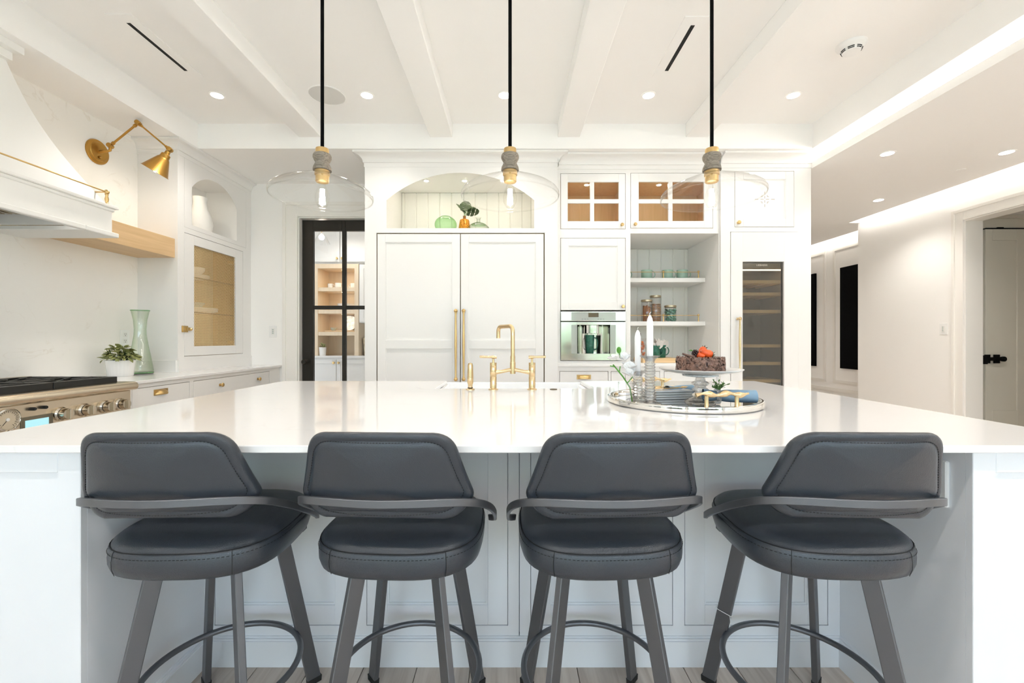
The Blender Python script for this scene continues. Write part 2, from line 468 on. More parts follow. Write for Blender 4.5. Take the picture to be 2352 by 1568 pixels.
def shaker(parent, f, a0, a1, z0, z1, stile=0.075, rail=0.075, th=0.022, rec=0.010, mat='cab', name='door', mid=None, gap=0.003, inner=True, bev=0.0015):
    """frame-and-panel front: proud stiles and rails (one mesh) and a recessed panel with a small step as its sub-part"""
    m = MB(); g = gap
    a0 += g; a1 -= g; z0 += g; z1 -= g
    fbox(m, f, a0, a0+stile, z0, z1, 0, th); fbox(m, f, a1-stile, a1, z0, z1, 0, th)
    fbox(m, f, a0+stile, a1-stile, z1-rail, z1, 0, th); fbox(m, f, a0+stile, a1-stile, z0, z0+rail, 0, th)
    spans = [(z0+rail, z1-rail)]
    if mid:
        fbox(m, f, a0+stile, a1-stile, mid[0], mid[1], 0, th)
        spans = [(z0+rail, mid[0]), (mid[1], z1-rail)]
    d = m.build(name, mat, parent, None, bev)
    if inner:
        for q0, q1 in spans:
            p = MB(); fbox(p, f, a0+stile-0.002, a1-stile+0.002, q0-0.002, q1+0.002, 0, th-rec)
            w = 0.007                                        # little moulding step round the panel
            b0, b1 = a0+stile, a1-stile
            fbox(p, f, b0, b0+w, q0, q1, 0, th-rec*0.5); fbox(p, f, b1-w, b1, q0, q1, 0, th-rec*0.5)
            fbox(p, f, b0, b1, q1-w, q1, 0, th-rec*0.5); fbox(p, f, b0, b1, q0, q0+w, 0, th-rec*0.5)
            p.build('panel', mat, d)
    return d

def knob(parent, f, a, z, d=0.022, mat='brass', k=1.0):
    p0 = Vector(f(a, z, d)); p1 = Vector(f(a, z, d+1)); ax = p1-p0
    return MB().lathe([(0.011*k, 0), (0.011*k, 0.003), (0.006*k, 0.006), (0.006*k, 0.016), (0.0145*k, 0.021), (0.0155*k, 0.027), (0.012*k, 0.031), (0, 0.032)], p0, 16, ax).build('knob', mat, parent, 40)

def cup_pull(parent, f, a, z, d=0.02, w=0.10, mat='brass'):
    m = MB(); h = 0.042
    fbox(m, f, a-w/2, a+w/2, z-h/2, z+h/2, d, d+0.003)
    vs = []; fs = []; n = 10; q = 8
    for i in range(n+1):
        s = -1+2*i/n
        for j in range(q+1):
            t = j/q*PI*0.5
            half = w*0.42
            r = 0.030*math.sqrt(max(0.0, 1-abs(s)**2.6))+0.002
            vs.append(f(a+s*half, z-h*0.30+(r*1.05)*math.cos(t), d+r*math.sin(t)))
    for i in range(n):
        for j in range(q):
            fs.append((i*(q+1)+j, (i+1)*(q+1)+j, (i+1)*(q+1)+j+1, i*(q+1)+j+1))
    m.add(vs, fs)
    return m.build('pull', mat, parent, 60)

def bar_handle(parent, f, a, z0, z1, d=0.022, mat='brass', r=0.010, ends=True):
    m = MB(); off = 0.045
    P = lambda z, q: f(a, z, d+q)
    for z in (z0, z1):
        m.lathe([(0.012, 0), (0.012, 0.004), (0.008, 0.006), (0.008, off)], P(z, 0), 12, Vector(P(z, 1))-Vector(P(z, 0)))
    zm = (z0+z1)/2
    L = z1-z0
    pts = [P(z0-0.012, off), P(z0, off), P(z0+0.03, off), P(z0+L*0.25, off), P(zm, off), P(z1-L*0.25, off), P(z1-0.03, off), P(z1, off), P(z1+0.012, off)]
    rr = [r*1.2, r*1.35, r*0.8, r*0.95, r*1.15, r*0.95, r*0.8, r*1.35, r*1.2]
    m.tube(pts, rr, 12)
    for z in (z0, z1): m.ball(P(z, off), r*1.7, 12, 8)
    return m.build('handle', mat, parent, 50)

def arch_front(f, a0, a1, z0, z1, o0, o1, oz, spring, apex, th, n=28):
    """flat front with an arched opening o0..o1, floor oz; returns MB"""
    m = MB(); c = (o0+o1)/2; h = (o1-o0)/2; rise = apex-spring
    R = (h*h+rise*rise)/(2*rise)
    fbox(m, f, a0, o0, z0, z1, 0, th); fbox(m, f, o1, a1, z0, z1, 0, th)
    fbox(m, f, o0, o1, z0, oz, 0, th)
    vs = []; fs = []
    for i in range(n+1):
        a = o0+(o1-o0)*i/n
        z = apex-R+math.sqrt(max(0, R*R-(a-c)**2))
        vs += [f(a, z, th), f(a, z1, th), f(a, z, 0), f(a, z1, 0)]
    for i in range(n):
        k = i*4; l = k+4
        fs += [(k, l, l+1, k+1), (k+2, k, l, l+2)[::-1], (k+2, l+2, l+3, k+3)[::-1]]
    m.add(vs, fs)
    return m

def crown(parent, f, a0, a1, z0, z1, proj, name='crown_moulding', mat='cab', ret0=0.0, ret1=0.0, back1=-0.5):
    """cornice: flat frieze, cove and cap, mitred returns at the ends"""
    h = z1-z0
    prof = [(0.0, z0), (0.006, z0), (0.006, z0+h*0.30), (0.014, z0+h*0.32)]
    for i in range(7):
        t = i/6*PI/2
        prof.append((0.014+(proj-0.024)*(1-math.cos(t)), z0+h*0.32+h*0.50*math.sin(t)))
    prof += [(proj, z0+h*0.86), (proj, z1), (0.0, z1)]
    vs = []; n = len(prof); fs = []
    for side, a, k in ((0, a0, -1), (1, a1, 1)):
        e = ret0 if side == 0 else ret1
        for d, z in prof:
            vs.append(f(a+k*d*e, z, d))
    for i in range(n):
        j = (i+1) % n
        fs.append((i, j, n+j, n+i))
    fs += [list(range(n)), list(range(n, 2*n))[::-1]]
    m = MB().add(vs, fs)
    for side, a, k, e in ((0, a0, -1, ret0), (1, a1, 1, ret1)):      # side returns running back
        if e:
            vs = [f(a+k*d, z, d) for d, z in prof] + [f(a+k*d, z, back1 if side else -0.5) for d, z in prof]
            m.add(vs, [(i, (i+1) % n, n+(i+1) % n, n+i) for i in range(n)])
    return m.build(name, mat, parent, 35)

def puck(parent, x, y, z, r=0.022, name='puck_light'):
    o = MB().lathe([(r*1.35, 0.0), (r*1.35, -0.004), (r, -0.005)], (x, y, z), 20).build(name, 'trim', parent, 30)
    vs = [(x+r*math.cos(2*PI*i/20), y+r*math.sin(2*PI*i/20), z-0.0055) for i in range(20)]
    MB().add(vs, [list(range(20))[::-1]]).build('lens', 'puck', o, fixn=False)
    return o
# ================================================================== THE SETTING
ZC, ZS = 3.14, 2.92            # kitchen ceiling, underside of the dropped border
XL, XR = -3.15, 4.68           # left wall face, right (hall) wall face
YB = 4.72                      # back wall face
YF = WIN_Y                     # window wall behind the camera
ZH = 2.79                      # floating hall ceiling

fl = struct(boxes('floor', 'floorbase', None, [((-3.6, YF-0.3, -0.12), (6.6, 10.0, -0.012))]), 'pale oak plank floor')
cache = {}
def plank_mesh(L):
    k = round(L, 3)
    if k not in cache:
        cache[k] = MB().box((-0.0985, -k/2+0.001, 0), (0.0985, k/2-0.001, 0.012)).mesh('plank', 'floor', None, 0.001)
    return cache[k]
fo = root_origin(fl)
for i in range(39):
    x = XL+0.1+i*0.2
    if x > XR-0.05: break
    y = YF; cuts = [YF]
    y += [0.7, 1.5, 1.1, 1.9, 0.4, 1.3][(i*5) % 6]
    while y < YB-0.3:
        cuts.append(round(y, 3)); y += 2.0
    cuts.append(YB)
    for a, b in zip(cuts, cuts[1:]):
        piece('plank', plank_mesh(b-a), fl, Vector((x, (a+b)/2, -0.012))-fo)

struct(boxes('ceiling', 'ceil', None, [((-3.3, YF-0.2, ZC), (2.83, 4.95, ZC+0.1)), ((2.83, YF-0.2, 3.05), (6.4, 10.0, 3.15))]), 'warm white coffered kitchen ceiling')
# dropped border round the coffered field
struct(boxes('trim_1', 'ceil', None, [((XL, YF, ZS), (-2.76, YB, ZC))]), 'dropped ceiling border along the range wall')
struct(boxes('trim_2', 'ceil', None, [((-2.76, 3.85, ZS), (2.67, YB, ZC))]), 'dropped ceiling border above the tall cabinets')
struct(boxes('trim_3', 'ceil', None, [((2.67, YF, ZS), (2.83, YB, ZC))]), 'dropped ceiling border beside the hall')
for i, (a, b) in enumerate([(-1.87, -1.67), (-0.71, -0.51), (0.42, 0.615), (1.55, 1.75)]):
    struct(boxes('trim_%d' % (i+4), 'ceil', None, [((a, YF, 3.02), (b, 3.85, ZC))], bevel=0.004), 'white box beam running over the island')

struct(boxes('wall_left', 'splash', None, [((XL-0.15, YF-0.2, -0.1), (XL, YB+0.1, ZC))]), 'pale veined slab wall behind the range')
# back wall with the pantry doorway
DX0, DX1, DZ = -2.30, -1.37, 2.56
struct(boxes('wall_back', 'wall', None, [((XL, YB, -0.1), (DX0, YB+0.14, ZC)), ((DX1, YB, -0.1), (2.76, YB+0.14, ZC)), ((DX0, YB, DZ), (DX1, YB+0.14, ZC))]), 'cream wall with the pantry doorway')
# window wall behind the camera
wl = []
xs = [XL-0.1]
for a, b in WINDOWS: xs += [a, b]
xs.append(XR+0.2)
for i in range(0, len(xs), 2): wl.append(((xs[i], YF-0.14, -0.1), (xs[i+1], YF, ZC)))
for a, b in WINDOWS: wl += [((a, YF-0.14, -0.1), (b, YF, WIN_Z0)), ((a, YF-0.14, WIN_Z1), (b, YF, ZC))]
struct(boxes('wall_front', 'wall', None, wl), 'window wall behind the viewer')
for i, (a, b) in enumerate(WINDOWS):
    w = struct(boxes('window_%d' % (i+1), 'blackm', None, [((a, YF-0.1, WIN_Z0), (a+0.05, YF-0.05, WIN_Z1)), ((b-0.05, YF-0.1, WIN_Z0), (b, YF-0.05, WIN_Z1)),
        ((a, YF-0.1, WIN_Z0), (b, YF-0.05, WIN_Z0+0.05)), ((a, YF-0.1, WIN_Z1-0.05), (b, YF-0.05, WIN_Z1)), (((a+b)/2-0.02, YF-0.1, WIN_Z0), ((a+b)/2+0.02, YF-0.05, WIN_Z1))]), 'tall black framed window')
struct(boxes('ground', 'palebounce', None, [((-30, -40, -0.5), (30, YF-0.15, -0.14))]), 'unseen ground outside, made pale to bounce daylight indoors')
hm = MB()
for i in range(46):
    hm.ball((-11+i*0.5+random.uniform(-.2, .2), YF-5.0+random.uniform(-.4, .4), 0.2+random.uniform(0, 1.6)), random.uniform(0.6, 1.0), 9, 6)
hd = tag(hm.build('hedge', 'hedge', None, 60), 'leafy green hedge outside the windows', 'hedge'); hd['kind'] = 'stuff'

# right (hall) wall with its cased opening
OY0, OY1, OZ = 3.50, 4.487, 2.464
WY1 = 5.86
struct(boxes('wall_right', 'wall', None, [((XR, YF-0.2, -0.1), (XR+0.18, OY0, 3.05)), ((XR, OY1, -0.1), (XR+0.18, WY1, 3.05)), ((XR, OY0, OZ), (XR+0.18, OY1, 3.05))]), 'cream hall wall with the cased opening')
cs = MB(); f = FXN(XR)
for (d, e0, e1) in ((0.012, 0.0, 0.115), (0.022, 0.085, 0.115), (0.017, 0.0, 0.022)):
    fbox(cs, f, OY0-e1, OY0-e0, 0, OZ+e1, -0.001, d); fbox(cs, f, OY1+e0, OY1+e1, 0, OZ+e1, -0.001, d)
    fbox(cs, f, OY0-e0, OY1+e0, OZ+e0, OZ+e1, -0.001, d)
fbox(cs, f, OY1-0.012, OY1, 0, OZ, -0.18, 0.0); fbox(cs, f, OY0, OY0+0.012, 0, OZ, -0.18, 0.0); fbox(cs, f, OY0+0.012, OY1-0.012, OZ-0.012, OZ, -0.18, 0.0)
struct(cs.build('trim_8', 'trim', None, None, 0.0015), 'white moulded casing of the hall opening')
# far hall wall with picture-frame mouldings
XF = 5.13
hw = struct(boxes('wall_hall', 'wall', None, [((XF, WY1-0.1, -0.1), (XF+0.15, 10.0, 3.05)), ((XR, WY1-0.12, -0.1), (XF, WY1, 3.05))]), 'panelled hall wall beyond the corner')
f = FXN(XF)
def frame_rect(m, f, a0, a1, z0, z1, w=0.035, d=0.018):
    for k, dd in ((0, d), (0.012, d*0.6)):
        fbox(m, f, a0-k, a0+w, z0-k, z1+k, 0, dd); fbox(m, f, a1-w, a1+k, z0-k, z1+k, 0, dd)
        fbox(m, f, a0+w, a1-w, z1-w, z1+k, 0, dd); fbox(m, f, a0+w, a1-w, z0-k, z0+w, 0, dd)
for a0, a1 in ((6.05, 6.90), (7.08, 7.93), (8.1, 8.95)):
    m = MB(); frame_rect(m, f, a0, a1, 0.56, 2.66); m.build('wall_moulding', 'trim', hw)
m = MB(); fbox(m, f, WY1, 9.9, 0.42, 0.47, 0, 0.02); m.build('chair_rail', 'trim', hw)
struct(boxes('wall_hall_end', 'wall', None, [((2.6, 9.8, -0.1), (6.4, 10.0, 3.05)), ((2.62, YB+0.14, -0.1), (2.76, 9.8, 3.05))]), 'cream wall at the end of the hall')
# floating hall ceiling with light coves
struct(boxes('ceiling_hall', 'ceil', None, [((2.746, YF, ZH), (4.52, 9.7, ZH+0.06)), ((4.52, 5.82, ZH), (4.97, 9.7, ZH+0.06))]), 'floating lower hall ceiling with lit coves')
cv = thing('cove_light', 'bright linear cove light along the edge of the kitchen ceiling', 'light', (2.86, 0, 2.85), 'hall cove lights')
boxes('housing', 'trim', cv, [((2.87, YF, 2.853), (2.95, YB, 2.918))])
boxes('led_diffuser', 'cove2', cv, [((2.835, YF+0.05, 2.856), (2.869, 4.06, 2.914))])
def hidden_cove(label, x, y0, y1):
    c = thing('cove_light', label, 'light', (x, (y0+y1)/2, ZH+0.06), 'hall cove lights')
    boxes('led_strip', 'cove', c, [((x-0.05, y0, ZH+0.062), (x-0.012, y1, ZH+0.085))])
hidden_cove('warm cove light washing down the wall above the cased opening', 4.52, YF+0.1, 5.8)
hidden_cove('warm cove light washing the panelled wall at the end of the hall', 4.97, 5.9, 9.6)

# vestibule behind the cased opening
VX = XR+0.18; VY = 4.60
struct(boxes('wall_vestibule', 'wall', None, [((VX, VY, -0.1), (6.5, VY+0.12, 2.9)), ((6.3, 2.6, -0.1), (6.42, VY, 2.9)), ((VX, 2.5, -0.1), (6.42, 2.6, 2.9)), ((VX, 2.5, 2.72), (6.42, VY+0.12, 2.85))]), 'dim vestibule walls seen through the opening')
dr = struct(boxes('door_2', 'doorg', None, [((4.96, VY-0.045, 0.012), (5.42, VY-0.02, 2.385))], bevel=0.002), 'grey panelled door in the vestibule')
m = MB(); f = FY(VY-0.045)
fbox(m, f, 4.96, 5.03, 0.012, 2.385, 0, 0.012); fbox(m, f, 5.29, 5.42, 0.012, 2.385, 0, 0.012)
fbox(m, f, 5.03, 5.29, 2.27, 2.385, 0, 0.012); fbox(m, f, 5.03, 5.29, 0.012, 0.49, 0, 0.012)
m.build('door_frame', 'doorg', dr, None, 0.002)
m = MB(); fbox(m, f, 5.425, 5.90, 0.012, 2.385, -0.02, 0.012); m.build('door_leaf', 'doorg', dr, None, 0.002)
m = MB()
fbox(m, f, 4.945, 5.00, 0.985, 1.075, 0.012, 0.022); fbox(m, f, 5.04, 5.10, 0.985, 1.075, 0.012, 0.022); fbox(m, f, 4.99, 5.12, 1.012, 1.048, 0.014, 0.034)
m.lathe([(0.024, 0), (0.026, 0.01), (0.026, 0.03), (0.018, 0.036), (0, 0.037)], f(5.125, 1.03, 0.012), 16, (0, -1, 0))
m.build('door_handle', 'black', dr)
m = MB(); fbox(m, FXN(VX-0.001), OY1-0.03, OY1-0.011, 0.98, 1.07, -0.03, 0.0); m.build('strike_plate', 'black', dr)
m = MB(); fbox(m, FY(VY), 4.88, 5.95, 2.395, 2.50, 0, 0.05); fbox(m, FY(VY), 4.88, 5.95, 2.50, 2.53, 0, 0.07); struct(m.build('trim_9', 'doorg', None, None, 0.002), 'head casing over the vestibule door')
m = MB(); fbox(m, FY(VY), 4.96, 5.9, 2.386, 2.396, 0, 0.06); fbox(m, FY(VY), 5.08, 5.14, 2.39, 2.402, 0, 0.066)
m.build('top_track', 'black', dr)

# pantry doorway: casing, black steel and glass door
f = FY(YB); cs = MB()
for (d, e0, e1) in ((0.012, 0.0, 0.16), (0.024, 0.125, 0.16), (0.018, 0.0, 0.025)):
    fbox(cs, f, DX0-e1, DX0-e0, 0, DZ+e1, -0.001, d); fbox(cs, f, DX1+e0, DX1+e1, 0, DZ+e1, -0.001, d); fbox(cs, f, DX0-e0, DX1+e0, DZ+e0, DZ+e1, -0.001, d)
fbox(cs, f, DX0, DX0+0.012, 0, DZ, -0.14, 0); fbox(cs, f, DX0, DX1, DZ-0.012, DZ, -0.14, 0)
struct(cs.build('trim_10', 'trim', None, None, 0.0015), 'white moulded casing round the pantry door')
DY = YB+0.085
d0, d1, dt = DX0+0.016, DX1-0.004, DZ-0.018
m = MB(); f = FY(DY)
cols = [d0, d0+0.118, (d0+d1)/2-0.019, (d0+d1)/2+0.019, d1-0.118, d1]
rows = [0.02, 0.20, 0.69, 0.73, 1.565, 1.605, dt-0.115, dt]
for a, b in ((cols[0], cols[1]), (cols[2], cols[3]), (cols[4], cols[5])): fbox(m, f, a, b, rows[0], rows[-1], -0.02, 0.022)
for a, b in ((rows[0], rows[1]), (rows[2], rows[3]), (rows[4], rows[5]), (rows[6], rows[7])):
    fbox(m, f, cols[1], cols[2], a, b, -0.02, 0.022); fbox(m, f, cols[3], cols[4], a, b, -0.02, 0.022)
pd = struct(m.build('door_1', 'blackm', None, None, 0.002), 'black steel pantry door with glass panes')
for a, b in ((cols[1], cols[2]), (cols[3], cols[4])):
    for q0, q1 in ((rows[1], rows[2]), (rows[3], rows[4]), (rows[5], rows[6])):
        g = MB(); fbox(g, f, a-0.005, b+0.005, q0-0.005, q1+0.005, -0.003, 0.003); g.build('pane', 'pane', pd)
m = MB(); fbox(m, f, d0+0.028, d0+0.098, 0.90, 1.10, 0.022, 0.028)
m.lathe([(0.024, 0), (0.024, 0.006), (0.011, 0.01), (0.011, 0.04), (0.028, 0.05), (0.030, 0.062), (0.022, 0.07), (0, 0.072)], f(d0+0.05, 0.99, 0.028), 18, (0, -1, 0))
m.build('door_knob', 'blackm', pd, 40)

# ceiling fixtures
def downlight(x, y, z, label, group, r=0.043, k=1.0):
    t = thing('recessed_light', label, 'light', (x, y, z), group)
    MB().lathe([(r*1.3, 0.0), (r*1.3, -0.003), (r*1.02, -0.005), (r, -0.003)], (x, y, z), 24).build('trim_ring', 'ceil', t, 40)
    vs = [(x+r*math.cos(2*PI*i/24), y+r*math.sin(2*PI*i/24), z-0.006) for i in range(24)]
    MB().add(vs, [list(range(24))[::-1]]).build('lens', 'down', t, fixn=False)
    ld = bpy.data.lights.new('downlight_beam', 'SPOT'); ld.energy = P_DOWN*k; ld.color = WARM2; ld.spot_size = math.radians(128); ld.spot_blend = 0.7; ld.shadow_soft_size = 0.045
    lo = bpy.data.objects.new('downlight_beam', ld); COL.objects.link(lo); lo.parent = t; lo.location = (0, 0, -0.012)
DL = [(-2.29, 'leftmost recessed light in the row, nearest the range wall'), (-1.12, 'recessed light just right of the round ceiling speaker'), (-0.045, 'recessed light behind the cord of the middle pendant'),
      (1.08, 'recessed light between the third beam and the right pendant cord'), (2.21, 'rightmost recessed kitchen light, below the smoke detector')]
for x, lab in DL: downlight(x, 3.4, ZC, lab, 'row of recessed kitchen lights', k=1.3 if x < -2 else 0.8)
for x in (-2.29, -1.12, -0.045, 1.08, 2.21):  # unseen row added so light off the floor fills the island recess
    for y in (0.25,): downlight(x, y, ZC, 'added unseen ceiling light, its floor bounce filling the island recess', 'added fill lights out of view')
for x, y, lab in ((3.157, 3.645, 'hall recessed light closest to the tall cabinets'), (4.127, 3.62, 'hall recessed light at the right edge above the cased opening'), (4.11, 4.86, 'farthest and smallest hall recessed light')):
    downlight(x, y, ZH, lab, 'hall recessed lights', 0.045, 1.2)
for x, y in ((3.157, 1.9), (4.127, 1.9), (3.157, 0.2), (4.127, 0.2), (3.6, 7.2)):  # extra unseen lamps added to brighten the dark hall ceiling
    downlight(x, y, ZH, 'added unseen hall light, lifting the hall ceiling by floor bounce', 'added hall fill lights out of view', 0.045, 1.2)
tag(MB().lathe([(0.035, 0), (0.035, -0.004), (0.03, -0.006), (0, -0.007)], (4.14, 4.0, ZH), 20).build('sprinkler_cap', 'ceil', None, 40), 'small round concealed sprinkler cap on the hall ceiling', 'cap')

def slot_diffuser(x, y0, y1, label):
    t = thing('slot_diffuser', label, 'air vent', (x, (y0+y1)/2, ZC), 'linear slot air vents')
    m = MB(); w = 0.075
    m.box((x-w, y0-0.07, ZC-0.004), (x-0.013, y1+0.07, ZC)); m.box((x+0.013, y0-0.07, ZC-0.004), (x+w, y1+0.07, ZC))
    m.box((x-w, y0-0.07, ZC-0.004), (x+w, y0, ZC)); m.box((x-w, y1, ZC-0.004), (x+w, y1+0.07, ZC))
    m.build('frame', 'ceil', t)
    boxes('slot', 'slot', t, [((x-0.013, y0, ZC-0.003), (x+0.013, y1, ZC-0.0005))])
slot_diffuser(-2.30, 2.62, 3.09, 'long black slot air vent in the ceiling above the range side')
slot_diffuser(1.108, 2.64, 3.09, 'shorter black slot air vent left of the right pendant cord')
t = thing('ceiling_speaker', 'large round grey speaker grille in the ceiling behind the left pendant', 'speaker', (-1.43, 3.4, ZC))
MB().lathe([(0.140, 0), (0.140, -0.005), (0.133, -0.007), (0.133, -0.003)], (-1.43, 3.4, ZC), 32).build('bezel', 'ceil', t, 40)
MB().lathe([(0.133, 0), (0.133, -0.005), (0, -0.006)], (-1.43, 3.4, ZC), 32).build('grille', 'speaker', t, 40)
t = thing('smoke_detector', 'round white smoke detector with dark slots on the ceiling', 'smoke detector', (2.21, 2.82, ZC))
MB().lathe([(0.085, 0), (0.085, -0.008), (0.075, -0.02), (0.058, -0.03), (0.05, -0.05), (0, -0.052)], (2.21, 2.82, ZC), 32).build('housing', 'plastic', t, 40)
m = MB()
for k, zz, rr in ((0, -0.036, 0.0565), (1, -0.044, 0.0535)):
    for i in range(7):
        a0 = 2*PI*i/7+0.12; a1 = a0+0.62
        pts = [(2.21+rr*math.cos(a0+(a1-a0)*j/5), 2.82+rr*math.sin(a0+(a1-a0)*j/5), ZC+zz) for j in range(6)]
        m.tube(pts, 0.0028, 5)
m.build('slots', 'slot', t)
def plate(name, f, a, z, w, h, label, kind='switch', cat='light switch'):
    o, c = f(a, z, 0), None
    t = thing(name, label, cat, o)
    m = MB(); fbox(m, f, a-w/2, a+w/2, z-h/2, z+h/2, 0, 0.006); m.build('cover_plate', 'plastic', t, None, 0.002)
    if kind == 'switch':
        m = MB(); fbox(m, f, a-w*0.2, a+w*0.2, z-h*0.28, z+h*0.28, 0.006, 0.009); m.build('rocker', 'white', t, None, 0.001)
        m = MB()
        for k in (-1, 0, 1): fbox(m, f, a-w*0.06, a+w*0.10, z+k*h*0.15-0.006, z+k*h*0.15+0.006, 0.009, 0.0102)
        m.build('button', 'celadon', t)
    else:
        for k in (-1, 1):
            m = MB(); fbox(m, f, a-w*0.24, a+w*0.24, z+k*h*0.2-h*0.14, z+k*h*0.2+h*0.14, 0.006, 0.0075); s = m.build('socket', 'white', t, None, 0.001)
            m = MB()
            for q in (-1, 1): fbox(m, f, a+q*0.007-0.0012, a+q*0.007+0.0012, z+k*h*0.2+0.001, z+k*h*0.2+0.010, 0.0072, 0.0079)
            fbox(m, f, a-0.003, a+0.003, z+k*h*0.2-0.010, z+k*h*0.2-0.005, 0.0072, 0.0079)
            m.build('slots', 'slot', s)
plate('light_switch', FY(YB), -2.57, 1.32, 0.085, 0.125, 'white wall switch between the mesh cabinet and the pantry door')
plate('light_switch', FXN(XR), 4.70, 1.347, 0.085, 0.125, 'white wall switch left of the cased hall opening')
plate('wall_outlet', FX(XL), 3.555, 1.245, 0.085, 0.13, 'white outlet on the backsplash behind the glass vase', 'outlet', 'outlet')

# black wall pictures in the hall
for a0, a1, lab in ((6.20, 6.73, 'wider solid black panel hung on the hall wall, beside the corner'), (7.287, 7.80, 'narrow sliver of a black panel on the hall wall beside the tall cabinets')):
    t = thing('wall_picture', lab, 'picture', (XF+0.0, (a0+a1)/2, 0.8), 'black panels in the hall')
    m = MB(); fbox(m, FXN(XF), a0, a1, 0.79, 2.34, 0.001, 0.035); m.build('frame', 'black', t, None, 0.002)
    m = MB(); fbox(m, FXN(XF), a0+0.02, a1-0.02, 0.81, 2.32, 0.035, 0.037); m.build('canvas', 'black', t)
# ================================================================== BACK CABINETRY
def beadboard(parent, f, a0, a1, z0, z1, d, pitch, start, mat='bead'):
    """individual tongue and groove boards, bevelled so that the joints read as V grooves"""
    org = root_origin(parent); cuts = [a0]; a = start
    while a < a0+0.01: a += pitch
    while a < a1-0.01: cuts.append(a); a += pitch
    cuts.append(a1); mc = {}
    for p, q in zip(cuts, cuts[1:]):
        k = round(q-p, 4)
        if k not in mc:
            b = MB(); fbox(b, lambda a, z, d: Vector(f(a, z, d))-Vector(f(0, 0, 0)), -k/2, k/2, 0, z1-z0, 0, 0.014)
            mc[k] = b.mesh('board', mat, None, 0.0085)
        piece('board', mc[k], parent, Vector(f((p+q)/2, z0, d))-org)

XA, XB_ = -1.319, 0.430         # fridge block
YFR = 3.95
# ---- panelled refrigerator block with arched niche
t = thing('refrigerator', 'wide panelled built-in refrigerator with two tall doors and an arched niche above', 'refrigerator', ((XA+XB_)/2, 4.3, 0))
f = FY(YFR)
NX0, NX1 = -1.122, 0.217
m = MB()
fbox(m, f, XA, XA+0.085, 0.0, 2.80, -0.75, 0.0); fbox(m, f, XB_-0.085, XB_, 0.0, 2.80, -0.75, 0.0)
fbox(m, f, XA, XB_, 2.771, 2.92, -0.75, -0.02)
fbox(m, f, XA+0.085, XB_-0.085, 2.19, 2.236, -0.75, -0.02)
m.build('side_panel', 'cab', t, None, 0.0015)
m = arch_front(f, XA+0.098, XB_-0.118, 2.199, 2.798, NX0, NX1, 2.241, 2.494, 2.743, 0.004, 30)
m.build('arched_fascia', 'cab', t, 30)
boxes('niche_lining', 'cab', t, [((NX0-0.02, YFR+0.0005, 2.241), (NX0, 4.50, 2.75)), ((NX1, YFR+0.0005, 2.241), (NX1+0.02, 4.50, 2.75)), ((NX0, YFR+0.001, 2.225), (NX1, 4.50, 2.241)), ((NX0, YFR+0.003, 2.747), (NX1, 4.50, 2.77))])
beadboard(t, FY(4.50), NX0, NX1, 2.241, 2.747, -0.006, 0.1215, -1.122+0.03)
for x in (-0.80, -0.435, -0.07): puck(t, x, 4.15, 2.747, 0.021)
boxes('gap_shadow_strip', 'gap', t, [((XA+0.08, YFR+0.02, 0.1), (XB_-0.08, YFR+0.03, 2.20))])
DR0, DR1 = XA+0.118, XB_-0.118
fd = FY(YFR+0.018)
dl = shaker(t, fd, -1.208, -0.452, 0.12, 2.192, 0.072, 0.075, 0.022, 0.010, mid=(1.148, 1.228), gap=0.004)
bar_handle(dl, fd, -0.489, 0.875, 1.49)
d2 = shaker(t, fd, -0.452, 0.306, 0.12, 2.192, 0.072, 0.075, 0.022, 0.010, mid=(1.148, 1.228), gap=0.004)
bar_handle(d2, fd, -0.418, 0.875, 1.49)
for q0, q1 in ((XA, -1.212), (0.312, XB_)):
    m = MB(); fbox(m, f, q0, q1, 0.0, 2.796, 0, 0.004); m.build('stile', 'cab', t, None, 0.001)
boxes('toe_kick', 'cab', t, [((XA+0.01, YFR+0.06, 0), (XB_-0.01, YFR+0.08, 0.12))])
crown(t, f, XA, XB_, 2.795, 2.918, 0.085, ret0=1.0, ret1=1.0, back1=0.03)

